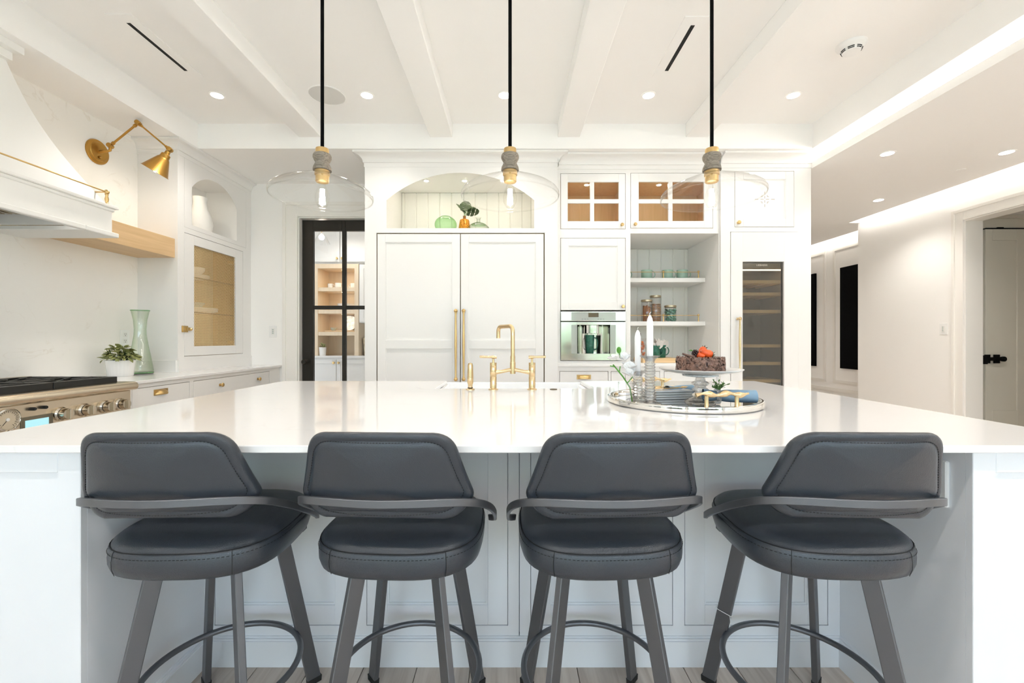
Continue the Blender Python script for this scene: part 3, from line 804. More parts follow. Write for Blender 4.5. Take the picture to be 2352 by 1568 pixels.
# ---- coffee column
YC = 4.0; f = FY(YC)
def face_frame(parent, f, a0, a1, z0, z1, holes, th=0.02, mat='cab', back=True):
    """frame between a0..a1, z0..z1 around rectangular holes (a,b,c,d), cut as a grid"""
    av = sorted({a0, a1, *[h[0] for h in holes], *[h[1] for h in holes]}); zv = sorted({z0, z1, *[h[2] for h in holes], *[h[3] for h in holes]})
    m = MB()
    for p, q in zip(av, av[1:]):
        run = None
        for r, s in zip(zv, zv[1:]):
            ca, cz = (p+q)/2, (r+s)/2
            inside = any(h[0] < ca < h[1] and h[2] < cz < h[3] for h in holes)
            if inside:
                if run: fbox(m, f, p, q, run[0], run[1], -th, 0); run = None
            else: run = (run[0], s) if run else (r, s)
        if run: fbox(m, f, p, q, run[0], run[1], -th, 0)
    return m.build('face_frame', mat, parent)
def glass_door(parent, f, a0, a1, z0, z1, g0, g1, y0, y1, am, zm, kn, dd=0.0):
    m = MB(); e = 0.004; th = 0.0205
    A0, A1, Z0, Z1 = a0+e, a1-e, z0+e, z1-e
    fbox(m, f, A0, g0, Z0, Z1, -0.02, 0.002); fbox(m, f, g1, A1, Z0, Z1, -0.02, 0.002)
    fbox(m, f, g0, g1, y1, Z1, -0.02, 0.002); fbox(m, f, g0, g1, Z0, y0, -0.02, 0.002)
    fbox(m, f, am-0.019, am+0.019, y0, y1, -0.018, 0.0); fbox(m, f, g0, g1, zm-0.019, zm+0.019, -0.018, 0.0)
    d = m.build('door', 'cab', parent, None, 0.0015)
    for p, q in ((g0, am-0.019), (am+0.019, g1)):
        for r, s in ((y0, zm-0.019), (zm+0.019, y1)):
            b = MB(); fbox(b, f, p-0.004, q+0.004, r-0.004, s+0.004, -0.012, -0.008); b.build('pane', 'pane', d)
    knob(d, f, kn[0], kn[1], 0.002)
    return d
def slab_drawer(parent, f, a0, a1, z0, z1, th=0.0, name='drawer'):
    m = MB(); fbox(m, f, a0+0.004, a1-0.004, z0+0.004, z1-0.004, -0.02, th)
    return m.build(name, 'cab', parent, None, 0.0015)

t = thing('tall_cabinet', 'tall cream cabinet column holding the built-in coffee machine', 'cabinet', (0.757, 4.3, 0))
CX0, CX1 = 0.432, 1.084
face_frame(t, f, CX0, CX1, 0.0, 2.80, [(0.46, 1.06, 2.246, 2.758), (0.46, 1.06, 1.495, 2.166), (0.46, 1.06, 1.036, 1.495), (0.452, 0.902, 0.62, 0.942), (0.925, 1.06, 0.62, 0.942), (0.452, 1.06, 0.12, 0.60)])
boxes('carcass', 'cab', t, [((CX0, YC+0.02, 0), (CX0+0.016, 4.70, 2.92)), ((CX1-0.012, YC+0.02, 0), (CX1, 4.70, 2.80)), ((CX0+0.016, YC+0.02, 2.80), (CX1, 4.70, 2.92)), ((CX0+0.016, YC+0.02, 2.17), (CX1-0.012, 4.70, 2.226)), ((CX0+0.016, YC+0.021, 1.51), (CX1-0.012, YC+0.03, 2.16))])
boxes('interior', 'oakx', t, [((CX0+0.016, 4.42, 2.24), (CX1-0.012, 4.44, 2.80)), ((CX0+0.016, YC+0.02, 2.226), (CX0+0.024, 4.42, 2.80)), ((CX1-0.02, YC+0.02, 2.226), (CX1-0.012, 4.42, 2.80)), ((CX0+0.016, YC+0.02, 2.226), (CX1-0.012, 4.42, 2.24)), ((CX0+0.016, YC+0.02, 2.69), (CX1-0.012, 4.42, 2.70))])
puck(t, 0.72, 4.10, 2.69, 0.02)
boxes('gap_shadow_strip', 'gap', t, [((0.452, YC+0.021, 0.1), (1.07, YC+0.026, 0.95)), ((0.46, YC+0.012, 1.5), (1.06, YC+0.0195, 2.166))])
glass_door(t, f, 0.46, 1.06, 2.246, 2.758, 0.528, 0.996, 2.318, 2.678, 0.752, 2.502, (1.024, 2.282))
fd = FY(YC+0.010)
d = shaker(t, fd, 0.46, 1.06, 1.498, 2.166, 0.072, 0.070, 0.012, 0.010, gap=0.004); knob(d, fd, 1.032, 1.534, 0.012)
m = MB(); fbox(m, f, CX0, CX1, 0.985, 1.000, -0.02, 0.018); fbox(m, f, CX0, CX1, 1.0, 1.014, -0.02, 0.008)
d = slab_drawer(t, f, 0.452, 0.902, 0.62, 0.942); cup_pull(d, f, 0.676, 0.888, 0.0, 0.13)
slab_drawer(t, f, 0.925, 1.06, 0.62, 0.942)
slab_drawer(t, f, 0.452, 1.06, 0.12, 0.60)
m.build('ledge_moulding', 'cab', t, None, 0.001)
crown(t, f, CX0-0.002, CX1, 2.795, 2.918, 0.085)

# ---- coffee machine
cm = thing('coffee_machine', 'built-in stainless coffee machine with mirrored front and small display', 'coffee machine', (0.76, YC, 1.04))
fb = FY(YC-0.006)
G0, G1 = 0.463, 1.057
NC0, NC1, NZ0, NZ1 = 0.612, 0.915, 1.103, 1.366       # dispensing niche
m = MB()
fbox(m, fb, G0, NC0, 1.042, 1.394, -0.02, 0.006); fbox(m, fb, NC1, G1, 1.042, 1.394, -0.02, 0.006)
fbox(m, fb, NC0, NC1, 1.042, NZ0, -0.02, 0.006); fbox(m, fb, NC0, NC1, NZ1, 1.394, -0.02, 0.006)
m.build('door_panel', 'steelw', cm, None, 0.002)
m = MB(); fbox(m, fb, G0, G1, 1.402, 1.489, -0.02, 0.008); m.build('control_panel', 'steelw', cm, None, 0.002)
m = MB(); fbox(m, fb, 0.56, 0.966, 1.408, 1.482, 0.008, 0.010); cp = m.build('control_glass', 'celadon', cm, None, 0.0005); cp.data.materials[0] = pm('control_glass', (0.42, 0.45, 0.42), 0.05, coat=1.0)
m = MB(); fbox(m, fb, 0.715, 0.808, 1.437, 1.475, 0.010, 0.0108); m.build('display', 'lcdoff', cm)
m = MB()
for i in range(9):
    if i in (3, 4, 5): continue
    fbox(m, fb, 0.655+i*0.024, 0.667+i*0.024, 1.419, 1.421, 0.010, 0.0104)
m.build('touch_key', 'slot', cm)
m = MB()
for a0, a1 in ((0.560, NC0), (NC1, 0.966)): fbox(m, fb, a0, a1, NZ0, NZ1, 0.006, 0.0075)
gp = m.build('glass_strip', 'celadon', cm); gp.data.materials[0] = bpy.data.materials['control_glass']
m = MB()
vs = []; n = 12
for i in range(n+1):
    s = -1+2*i/n
    x = (NC0+NC1)/2+s*(NC1-NC0)/2; y = 0.02+0.16*math.sqrt(max(0, 1-abs(s)**3))
    vs += [(x, YC+y, NZ0), (x, YC+y, NZ1)]
m.add(vs, [(i*2, i*2+2, i*2+3, i*2+1) for i in range(n)])
m.box((NC0, YC-0.004, NZ0-0.004), (NC1, YC+0.19, NZ0)); m.box((NC0, YC-0.004, NZ1), (NC1, YC+0.19, NZ1+0.004))
m.build('niche', 'steelw', cm, 50)
m = MB(); fbox(m, f, 0.708, 0.80, 1.29, NZ1, -0.13, -0.04)
for x in (0.735, 0.772): m.lathe([(0.006, 0), (0.006, 0.03)], (x, YC+0.075, 1.262), 10)
m.build('spout', 'chrome', cm, 30, 0.002)
boxes('body', 'slot', cm, [((0.468, YC+0.2, 1.045), (1.052, 4.55, 1.485)), ((0.466, YC-0.004, 1.393), (1.054, YC+0.01, 1.403))])

# ---- display column: glass cabinet over the open shelves
t = thing('display_cabinet', 'cream cabinet with a glass upper door and open beadboard shelves', 'cabinet', (1.5, 4.3, 0))
EX0, EX1 = 1.084, 1.914
face_frame(t, f, EX0, EX1+0.006, 0.0, 2.80, [(1.104, 1.864, 2.252, 2.762), (1.104, EX1+0.006, 1.014, 2.206), (1.104, 1.375, 0.62, 0.942), (1.412, 1.90, 0.62, 0.942), (1.104, 1.90, 0.12, 0.60)])
boxes('carcass', 'cab', t, [((EX0, YC+0.02, 1.014), (EX0+0.02, 4.70, 2.206)), ((EX1, YC+0.0, 1.014), (EX1+0.01, 4.70, 2.25)), ((EX0, YC+0.02, 2.206), (EX1, 4.70, 2.232)), ((EX0, YC+0.02, 2.80), (EX1, 4.70, 2.92)), ((EX0, YC+0.02, 0.96), (EX1, 4.70, 1.014)), ((EX0, YC+0.02, 2.23), (EX0+0.012, 4.42, 2.80))])
boxes('interior', 'oakx', t, [((EX0+0.01, 4.42, 2.24), (EX1, 4.44, 2.80)), ((EX0+0.012, YC+0.02, 2.232), (EX0+0.02, 4.42, 2.80)), ((EX1-0.012, YC+0.02, 2.232), (EX1, 4.42, 2.80)), ((EX0+0.01, YC+0.02, 2.232), (EX1-0.01, 4.42, 2.242)), ((EX0+0.01, YC+0.02, 2.69), (EX1-0.01, 4.42, 2.70))])
puck(t, 1.40, 4.10, 2.69, 0.02)
boxes('gap_shadow_strip', 'gap', t, [((1.10, YC+0.021, 0.1), (1.90, YC+0.026, 0.95))])
glass_door(t, f, 1.104, 1.864, 2.252, 2.762, 1.18, 1.78, 2.32, 2.68, 1.472, 2.502, (1.144, 2.286))
beadboard(t, FY(4.70), EX0+0.02, EX1, 1.014, 2.206, 0.0, 0.1275, 1.112+0.0)
for z in (1.795, 1.368):
    s = boxes('shelf', 'cab', t, [((EX0+0.02, 4.27, z), (EX1-0.001, 4.69, z+0.042))], 0.002)
    g = MB(); zt = z+0.042
    for x in (1.165, 1.508, 1.853):
        g.lathe([(0.008, 0), (0.008, 0.004), (0.0055, 0.008), (0.0065, 0.018), (0.005, 0.030), (0.0065, 0.042), (0.005, 0.05)], (x, 4.287, zt), 12)
        g.ball((x, 4.287, zt+0.062), 0.0115, 12, 8)
    g.tube([(EX0+0.021, 4.287, zt+0.060), (1.853, 4.287, zt+0.060)], 0.0028, 8)
    g.build('gallery_rail', 'brass', s, 40)
m = MB(); fbox(m, f, EX0, EX1, 0.985, 1.000, -0.02, 0.018); fbox(m, f, EX0, EX1, 1.0, 1.0138, -0.02, 0.008); m.build('ledge_moulding', 'cab', t, None, 0.001)
slab_drawer(t, f, 1.104, 1.375, 0.62, 0.942); slab_drawer(t, f, 1.412, 1.90, 0.62, 0.942); slab_drawer(t, f, 1.104, 1.90, 0.12, 0.60)
crown(t, f, EX0, EX1, 2.795, 2.918, 0.085)

# ---- wine column
YW = 3.97; f = FY(YW); WX0, WX1 = 1.920, 2.742
t = thing('wine_cabinet', 'tall cream end cabinet built round the glass-fronted wine cooler', 'cabinet', (2.33, 4.3, 0))
face_frame(t, f, WX0, WX1, 0.0, 2.80, [(2.045, 2.590, 2.256, 2.768), (2.006, 2.625, 0.12, 2.214)])
boxes('carcass', 'cab', t, [((WX0, YW+0.02, 0), (WX0+0.02, 4.70, 2.92)), ((WX1-0.02, YW+0.02, 0), (WX1, YB+0.1, 2.92)), ((WX0, YW+0.02, 2.80), (WX1, 4.7, 2.92)), ((WX0+0.02, YW+0.02, 2.216), (WX1-0.02, 4.7, 2.25)), ((WX0+0.02, YW+0.021, 2.25), (WX1-0.02, YW+0.03, 2.80))])
boxes('gap_shadow_strip', 'gap', t, [((2.04, YW+0.012, 2.25), (2.595, YW+0.0195, 2.772)), ((2.003, YW+0.0205, 1.95), (2.628, YW+0.026, 2.216))])
fd = FY(YW+0.010)
d = shaker(t, fd, 2.045, 2.590, 2.256, 2.768, 0.075, 0.070, 0.012, 0.010, gap=0.004); knob(d, fd, 2.075, 2.295, 0.012, k=1.1)
m = MB(); cx, cz = 2.325, 2.512; f = fd
for s in (-1, 1):
    for r0, r1 in ((0.008, 0.030), (0.045, 0.070)):
        fbox(m, f, cx+s*r0*1.3, cx+s*r1*1.3, cz-0.0016, cz+0.0016, 0.0, 0.0028)
        fbox(m, f, cx-0.0016, cx+0.0016, cz+s*r0, cz+s*r1, 0.0, 0.0028)
    for w in (-1, 1):
        fbox(m, f, cx+s*0.024, cx+s*0.038, cz+w*0.024-0.0016, cz+w*0.024+0.0016, 0, 0.0028)
        fbox(m, f, cx+s*0.024-0.0016, cx+s*0.024+0.0016, cz+w*0.024, cz+w*0.038, 0, 0.0028)
m.build('vent_cutout', 'gap', d); f = FY(YW)
crown(t, f, WX0, WX1, 2.795, 2.918, 0.085, ret1=1.0)
M['rackwood'] = wood('beech_rack', (0.66, 0.50, 0.30), (0.76, 0.60, 0.38), 8.0, 'X', 0.5)
w = thing('wine_cooler', 'narrow wine cooler with a dark glass door, wooden racks and brass handle', 'wine cooler', (2.315, 4.25, 0.12))
m = MB(); gx0, gx1, gz0, gz1 = 2.116, 2.493, 0.32, 1.941
A0, A1, Z0, Z1 = 2.010, 2.621, 0.124, 2.210
fbox(m, f, A0, gx0, Z0, Z1, -0.02, 0.006); fbox(m, f, gx1, A1, Z0, Z1, -0.02, 0.006); fbox(m, f, gx0, gx1, gz1, Z1, -0.02, 0.006); fbox(m, f, gx0, gx1, Z0, gz0, -0.02, 0.006)
d = m.build('door', 'cab', w, None, 0.0015)
m = MB(); fbox(m, f, gx0-0.002, gx1+0.002, gz0-0.002, gz1+0.002, -0.016, -0.012); m.build('glass_pane', 'dpane', d)
m = MB()
for e0, e1 in ((gx0-0.001, gx0+0.006), (gx1-0.012, gx1+0.001)): fbox(m, f, e0, e1, gz0, gz1, -0.024, -0.017)
fbox(m, f, gx0, gx1, gz1-0.010, gz1+0.001, -0.024, -0.017); m.build('gasket', 'slot', d)
bar_handle(d, f, 2.068, 0.955, 1.42, 0.006, 'champ', 0.0095)
boxes('cabinet_liner', 'wineback', w, [((2.03, 4.50, 0.2), (2.60, 4.52, 2.0)), ((2.03, YW+0.03, 0.2), (2.045, 4.5, 2.0)), ((2.585, YW+0.03, 0.2), (2.60, 4.5, 2.0)), ((2.03, YW+0.03, 1.99), (2.60, 4.5, 2.0)), ((2.03, YW+0.03, 0.2), (2.6, 4.5, 0.22))])
m = MB(); m.box((2.03, YW+0.03, 1.888), (2.6, YW+0.05, 1.99)); m.build('control_fascia', 'wineback', w)
for z in (1.751, 1.638, 1.477, 1.159, 0.997, 0.836, 0.60):
    m = MB(); m.box((2.05, YW+0.05, z), (2.58, YW+0.07, z+0.028))
    for k in range(6): m.box((2.07+k*0.09, YW+0.07, z+0.004), (2.10+k*0.09, 4.48, z+0.016))
    m.build('wine_rack', M['rackwood'], w)
m = MB(); m.box((2.06, YW+0.09, 1.880), (2.57, YW+0.13, 1.886)); m.build('light_strip', emit('wine_led', (1.0, 0.80, 0.5), 4.5), w)
tx = bpy.data.curves.new('maker_lettering', 'FONT'); tx.body = 'LIEBHERR'; tx.size = 0.0245; tx.align_x = 'CENTER'; tx.extrude = 0.0004
tmp = bpy.data.objects.new('maker_lettering', tx); COL.objects.link(tmp)
lme = bpy.data.meshes.new_from_object(tmp.evaluated_get(bpy.context.evaluated_depsgraph_get()))
bpy.data.objects.remove(tmp); bpy.data.curves.remove(tx)
lme.materials.clear(); lme.materials.append(pm('lettering_silver', (0.75, 0.70, 0.6), 0.3))
to = piece('maker_lettering', lme, w, Vector((2.30, YW+0.0085, 1.903))-root_origin(w)); to.rotation_euler = (PI/2, 0, 0)
# ================================================================== RANGE WALL
# ---- mesh-door tower
XT = -2.815; f = FX(XT); TY0, TY1 = 3.68, YB
t = thing('tower_cabinet', 'cream wall cabinet with a brass mesh door and arched niche, standing on the counter', 'cabinet', (-2.98, 4.2, 0.976))
zb = 0.956
m = arch_front(f, TY0+0.075, TY1-0.09, 2.205, 2.80, 3.845, 4.475, 2.243, 2.575, 2.735, 0.004, 22); m.build('arched_fascia', 'cab', t, 30)
m = MB(); fbox(m, f, TY0, TY0+0.073, zb, 2.80, -0.02, 0.004); fbox(m, f, TY1-0.088, TY1-0.002, zb, 2.80, -0.02, 0.004)
fbox(m, f, TY0+0.073, TY1-0.088, zb, 1.085, -0.02, 0.004); fbox(m, f, TY0+0.073, TY1-0.088, 2.158, 2.203, -0.02, 0.004); fbox(m, f, 4.58, TY1-0.088, 1.085, 2.158, -0.02, 0.004)
fbox(m, f, TY0, TY1-0.002, zb, zb+0.10, 0.004, 0.014)
m.build('face_frame', 'cab', t)
X0 = XL+0.001
boxes('carcass', 'cab', t, [((X0, TY0, zb), (XT-0.02, TY0+0.02, 2.92)), ((X0, TY1-0.03, zb), (XT-0.02, TY1-0.002, 2.92)), ((X0, TY0+0.02, 2.80), (XT-0.02, TY1-0.03, 2.92)),
    ((X0, 3.82, 2.225), (XT-0.0005, 4.50, 2.243)), ((X0, 3.825, 2.243), (XT-0.0005, 3.845, 2.76)), ((X0, 4.475, 2.243), (XT-0.0005, 4.495, 2.76)), ((X0, 3.825, 2.74), (XT-0.0005, 4.495, 2.76)), ((X0, 3.845, 2.243), (X0+0.02, 4.475, 2.74)),
    ((XL+0.001, TY0-0.012, zb), (XT-0.004, TY0, zb+0.10))])
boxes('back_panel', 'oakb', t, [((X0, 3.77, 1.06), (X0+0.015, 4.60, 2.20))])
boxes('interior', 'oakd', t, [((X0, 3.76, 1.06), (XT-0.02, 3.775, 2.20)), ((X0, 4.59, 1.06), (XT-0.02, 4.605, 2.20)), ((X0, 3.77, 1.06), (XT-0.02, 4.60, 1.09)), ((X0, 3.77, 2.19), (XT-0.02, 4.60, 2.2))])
puck(t, -2.93, 3.98, 2.74, 0.018); puck(t, -2.93, 4.18, 2.19, 0.010)
m = MB(); e = 0.004
A0, A1, Z0, Z1 = 3.757, 4.576, 1.089, 2.154; g0, g1, q0, q1 = 3.872, 4.462, 1.172, 2.072
fbox(m, f, A0, g0, Z0, Z1, -0.018, 0.004); fbox(m, f, g1, A1, Z0, Z1, -0.018, 0.004); fbox(m, f, g0, g1, q1, Z1, -0.018, 0.004); fbox(m, f, g0, g1, Z0, q0, -0.018, 0.004)
d = m.build('door', 'cab', t, None, 0.0015)
m = MB(); step = 0.0175; rr = 0.0021; k = 1.75                     # diamond lattice: two crossing layers of fine bars
def clip_bar(a, z, sa, sz):
    lo, hi = -9, 9
    for p, s, mn, mx in ((a, sa, g0, g1), (z, sz, q0, q1)):
        u, v = (mn-p)/s, (mx-p)/s
        lo = max(lo, min(u, v)); hi = min(hi, max(u, v))
    return (lo, hi) if hi > lo+0.004 else None
for layer, sg in ((0, 1), (1, -1)):
    dirv = Vector((1.0, sg*k)).normalized(); n = 0
    zz = q0-2.0
    while zz < q1+2.0:
        c = clip_bar(g0, zz, dirv.x, dirv.y)
        if c:
            p = (g0+dirv.x*c[0], zz+dirv.y*c[0]); q = (g0+dirv.x*c[1], zz+dirv.y*c[1]); dd = -0.010+layer*0.002
            nx, nz = -dirv.y*rr, dirv.x*rr
            vs = [f(p[0]+nx, p[1]+nz, dd), f(p[0]-nx, p[1]-nz, dd), f(q[0]-nx, q[1]-nz, dd), f(q[0]+nx, q[1]+nz, dd)]
            vs += [f(p[0], p[1], dd+0.002), f(q[0], q[1], dd+0.002)]
            m.add(vs, [(0, 1, 2, 3), (0, 4, 5, 3), (1, 2, 5, 4)])
        zz += step*k
o = m.build('brass_mesh', 'lattice', d); o['kind'] = 'stuff'
m = MB(); fbox(m, f, A0-0.035, A0+0.035, 1.295, 1.35, 0.004, 0.010); fbox(m, f, A0+0.005, A0+0.05, 1.308, 1.337, 0.010, 0.020)
m.ball(f(A0+0.06, 1.322, 0.016), 0.013, 10, 8); fbox(m, f, A0-0.03, A0-0.01, 1.30, 1.345, 0.010, 0.018); m.build('latch', 'brass', d, 40, 0.001)
for hz in (2.0, 1.19):
    m = MB(); fbox(m, f, g1-0.05, g1+0.004, hz, hz+0.03, -0.05, -0.02); m.build('hinge', 'abrass', d)
for z in (1.79, 1.475):
    s = boxes('glass_shelf', 'pane', t, [((X0+0.016, 3.776, z), (XT-0.045, 4.589, z+0.008))])
    boxes('shelf_edge', 'greenrim', s, [((XT-0.046, 3.776, z), (XT-0.043, 4.589, z+0.008))]).data.materials[0] = pm('glass_edge', (0.03, 0.035, 0.02), 0.2)
crown(t, f, TY0, TY1-0.002, 2.80, 2.918, 0.065, ret0=1.0)

# dishes in the mesh cabinet
def dish(name, prof, c, mat, label, cat, group=None, n=24):
    return tag(MB().lathe(prof, c, n).build(name, mat, None, 45), label, cat, group)
def plate_prof(r, h=0.016): return [(0, 0.0), (r*0.55, 0), (r*0.6, 0.003), (r, h), (r*0.985, h+0.003), (r*0.58, 0.008), (0, 0.007)]
def bowl_prof(r, h, fr=0.4): return [(0, 0), (r*fr, 0), (r*fr, 0.004), (r*0.75, h*0.38), (r*0.95, h*0.8), (r, h), (r*0.97, h), (r*0.9, h*0.78), (r*0.7, h*0.4), (r*0.3, 0.012), (0, 0.010)]
for i in range(4): dish('dinner_plate', plate_prof(0.115), (-2.98, 4.12, 1.798+i*0.007), 'white', ['bottom', 'second lowest', 'third', 'topmost'][i]+' white plate of the short stack on the upper glass shelf', 'plate', 'plates on the upper glass shelf')
for i in range(2): dish('serving_bowl', bowl_prof(0.09, 0.06), (-2.98, 4.10, 1.832+i*0.014), 'white', ['lower', 'upper'][i]+' white bowl nested on the plates of the upper glass shelf', 'bowl', 'bowls on the upper glass shelf')
dish('small_cup', bowl_prof(0.045, 0.055, 0.5), (-2.95, 3.86, 1.798), 'white', 'small white cup at the left end of the upper glass shelf', 'cup')
for i in range(6): dish('dinner_plate', plate_prof(0.14), (-2.985, 4.20, 1.483+i*0.0065), 'white', ['bottom', 'second lowest', 'third lowest', 'fourth lowest', 'second highest', 'topmost'][i]+' white plate of the tall stack on the middle glass shelf', 'plate', 'plates on the middle glass shelf')
for i in range(2): dish('side_plate', plate_prof(0.08), (-2.98, 3.90, 1.483+i*0.0065), 'white', ['lower', 'upper'][i]+' small white plate at the left of the middle glass shelf', 'plate', 'small plates on the middle glass shelf')
dish('celadon_bowl', bowl_prof(0.075, 0.05, 0.6), (-2.985, 4.13, 1.530), 'celadon', 'grey-green bowl on top of the plate stack behind the mesh', 'bowl')
m = MB().lathe(plate_prof(0.15, 0.018), (0, 0, 0), 28).xf(Matrix.Translation((-3.045, 3.87, 1.634)) @ Matrix.Rotation(math.radians(76), 4, 'Y'))
tag(m.build('display_plate', 'plate1', None, 45), 'black and white patterned plate standing at the left of the middle shelf', 'plate')
dish('shallow_bowl', bowl_prof(0.10, 0.045, 0.5), (-2.98, 4.12, 1.09), 'white', 'wide white bowl on the floor of the mesh cabinet', 'bowl')
dish('white_vase', [(0, 0), (0.075, 0), (0.098, 0.03), (0.105, 0.09), (0.095, 0.16), (0.066, 0.23), (0.055, 0.30), (0.062, 0.345), (0.056, 0.345), (0.048, 0.30), (0.05, 0.22), (0, 0.2)], (-2.965, 4.16, 2.243), pm('textured_white_ceramic', (0.86, 0.85, 0.82), 0.6, bump=0.8, bscale=160), 'tall textured white vase in the arched niche above the mesh door', 'vase')

# ---- base cabinets and counter
XC = -2.50; f = FX(XC)
t = thing('base_cabinet', 'cream base cabinet with brass-pulled drawers beside the range', 'cabinet', (-2.8, 3.78, 0))
BY0, BY1 = 2.845, YB-0.004
boxes('carcass', 'cab', t, [((X0, BY0, 0.0), (XC-0.02, BY1, 0.93))])
face_frame(t, f, BY0, BY1, 0.10, 0.936, [(2.875, 3.395, 0.60, 0.905), (3.435, 4.52, 0.60, 0.905), (2.875, 3.395, 0.13, 0.58), (3.435, 4.52, 0.13, 0.58)])
boxes('gap_shadow_strip', 'gap', t, [((XC-0.0195, 2.87, 0.12), (XC-0.0155, 4.53, 0.91))])
d = slab_drawer(t, f, 2.875, 3.395, 0.60, 0.905); cup_pull(d, f, 3.115, 0.858, 0.0, 0.125)
d = slab_drawer(t, f, 3.435, 4.52, 0.60, 0.905); knob(d, f, 3.75, 0.842, 0.0, k=1.15); knob(d, f, 4.31, 0.842, 0.0, k=1.15)
slab_drawer(t, f, 2.875, 3.395, 0.13, 0.58); slab_drawer(t, f, 3.435, 4.52, 0.13, 0.58)
tag(boxes('countertop', 'quartz', None, [((XL+0.001, 2.835, 0.936), (XC+0.025, YB-0.003, 0.956))], 0.002), 'white stone countertop along the range wall, under the potted plant', 'countertop')

# ---- oak shelf
tag(boxes('floating_shelf', 'oak', None, [((XL+0.001, 2.86, 1.922), (-2.832, TY0-0.003, 2.082))], 0.002), 'thick pale oak floating shelf between the hood and the mesh cabinet', 'shelf')

# ---- range hood
t = thing('range_hood', 'large white flared plaster range hood with a brass gallery rail', 'range hood', (-2.85, 2.2, 1.887))
HY0, HY1 = 1.58, 2.82
m = MB(); zl = 1.887
ox0, ox1, oy0, oy1 = -3.09, -2.567, 1.80, 2.60                 # opening of the liner
def ring(m, x1, y0, y1, z0, z1):
    m.box((XL, y0, z0), (x1, oy0, z1)); m.box((XL, oy1, z0), (x1, y1, z1)); m.box((XL, oy0, z0), (ox0, oy1, z1)); m.box((ox1, oy0, z0), (x1, oy1, z1))
ring(m, -2.532, HY0, HY1, zl, zl+0.028)
m.build('bottom_lip', 'hood', t, None, 0.004)
m = MB(); ring(m, -2.557, HY0+0.025, HY1-0.025, zl+0.028, 2.056); m.build('band', 'hood', t)
m = MB(); m.box((XL, HY0, 2.068), (-2.530, HY1, 2.086)); m.box((XL, HY0+0.015, 2.05), (-2.545, HY1-0.015, 2.068)); m.build('ledge', 'hood', t, None, 0.004)
n = 24; vs = []; fs = []
for i in range(n+1):
    s = i/n; z = 2.086+(2.84-2.086)*s
    k = s+0.13*math.sin(PI*s)                          # concave flare
    x = -2.585+(-2.89+2.585)*k; hy = 0.605+(0.29-0.605)*k
    vs += [(XL, 2.2-hy, z), (x, 2.2-hy, z), (x, 2.2+hy, z), (XL, 2.2+hy, z)]
for i in range(n):
    for a in range(3): fs.append((i*4+a, i*4+a+1, i*4+4+a+1, i*4+4+a))
MB().add(vs, fs).build('flared_body', 'hood', t, 30)
boxes('crown_moulding', 'hood', t, [((XL, 1.90, 2.83), (-2.855, 2.50, 2.876)), ((XL, 1.865, 2.876), (-2.815, 2.525, 2.919))], 0.003)
m = MB()
m.box((ox0, oy0, 2.0), (ox1, oy1, 2.01)); m.box((ox0-0.004, oy0, zl+0.01), (ox0, oy1, 2.0)); m.box((ox1, oy0, zl+0.02), (ox1+0.004, oy1, 2.0)); m.box((ox0, oy1, zl+0.01), (ox1, oy1+0.004, 2.0)); m.box((ox0, oy0-0.004, zl+0.01), (ox1, oy0, 2.0))
m.build('steel_liner', 'steel', t)
for k in range(3):
    y0 = oy0+0.02+k*0.26; m = MB()
    for i in range(9): m.box((ox0+0.03+i*0.045, y0, 1.972), (ox0+0.055+i*0.045, y0+0.235, 1.985))
    m.box((ox0+0.02, y0, 1.985), (ox0+0.45, y0+0.24, 1.995)); m.build('baffle_filter', 'steel', t)
for k in range(4):
    y = 1.95+k*0.19
    vs = [(ox1-0.03+0.02*math.cos(2*PI*i/16), y+0.02*math.sin(2*PI*i/16), 1.955) for i in range(16)]
    MB().add(vs, [list(range(16))[::-1]]).build('hood_lamp', emit('hood_lamp', WARM2, 12.0) if k == 0 else bpy.data.materials['hood_lamp'], t, fixn=False)
g = MB(); gz = 2.086
for y in (HY0+0.06, HY1-0.06):
    g.lathe([(0.012, 0), (0.012, 0.006), (0.007, 0.012), (0.011, 0.035), (0.007, 0.055), (0.010, 0.064), (0.007, 0.07)], (-2.558, y, gz), 14); g.ball((-2.558, y, gz+0.08), 0.0145, 12, 8)
g.tube([(-2.558, HY0+0.06, gz+0.08), (-2.558, HY1-0.06, gz+0.08)], 0.0045, 10)
for y in (HY0+0.06, HY1-0.06): g.tube([(-2.558, y, gz+0.08), (XL+0.3, y, gz+0.08)], 0.0045, 10)
g.build('gallery_rail', 'brass', t, 40)

# ---- range
t = thing('range', 'stainless gas range with black grates, round gauge and chunky knobs', 'stove', (-2.78, 2.2, 0))
RY0, RY1 = 1.585, 2.83; XRg = -2.455
boxes('body', 'steel', t, [((XL+0.003, RY0, 0.12), (XRg-0.05, RY1, 0.905))], 0.003)
boxes('control_panel', 'steel', t, [((XRg-0.06, RY0, 0.74), (XRg, RY1-0.014, 0.905))], 0.003)
m = MB(); n = 8; prof = [(-0.62, 0.906), (0.012, 0.906)]
for i in range(n+1):
    a = -PI/2+PI*i/n; prof.append((0.012+0.027*math.cos(a), 0.933+0.027*math.sin(a)))
prof += [(-0.62, 0.960)]
m.prism(prof, lambda a, b, d: (XRg+a, d, b), RY0, RY1); m.build('bullnose', 'steel', t, 40)
boxes('cooktop', 'iron', t, [((-3.08, RY0+0.02, 0.958), (-2.51, RY1-0.05, 0.966))])
boxes('back_guard', 'steel', t, [((XL+0.003, RY0, 0.955), (-3.085, RY1-0.02, 0.995))], 0.002)
boxes('oven_door', 'steel', t, [((XRg-0.05, RY0+0.02, 0.16), (XRg-0.012, RY1-0.02, 0.72))], 0.003)
m = MB(); m.tube([(XRg+0.05, RY0+0.12, 0.66), (XRg+0.05, RY1-0.12, 0.66)], 0.014, 12)
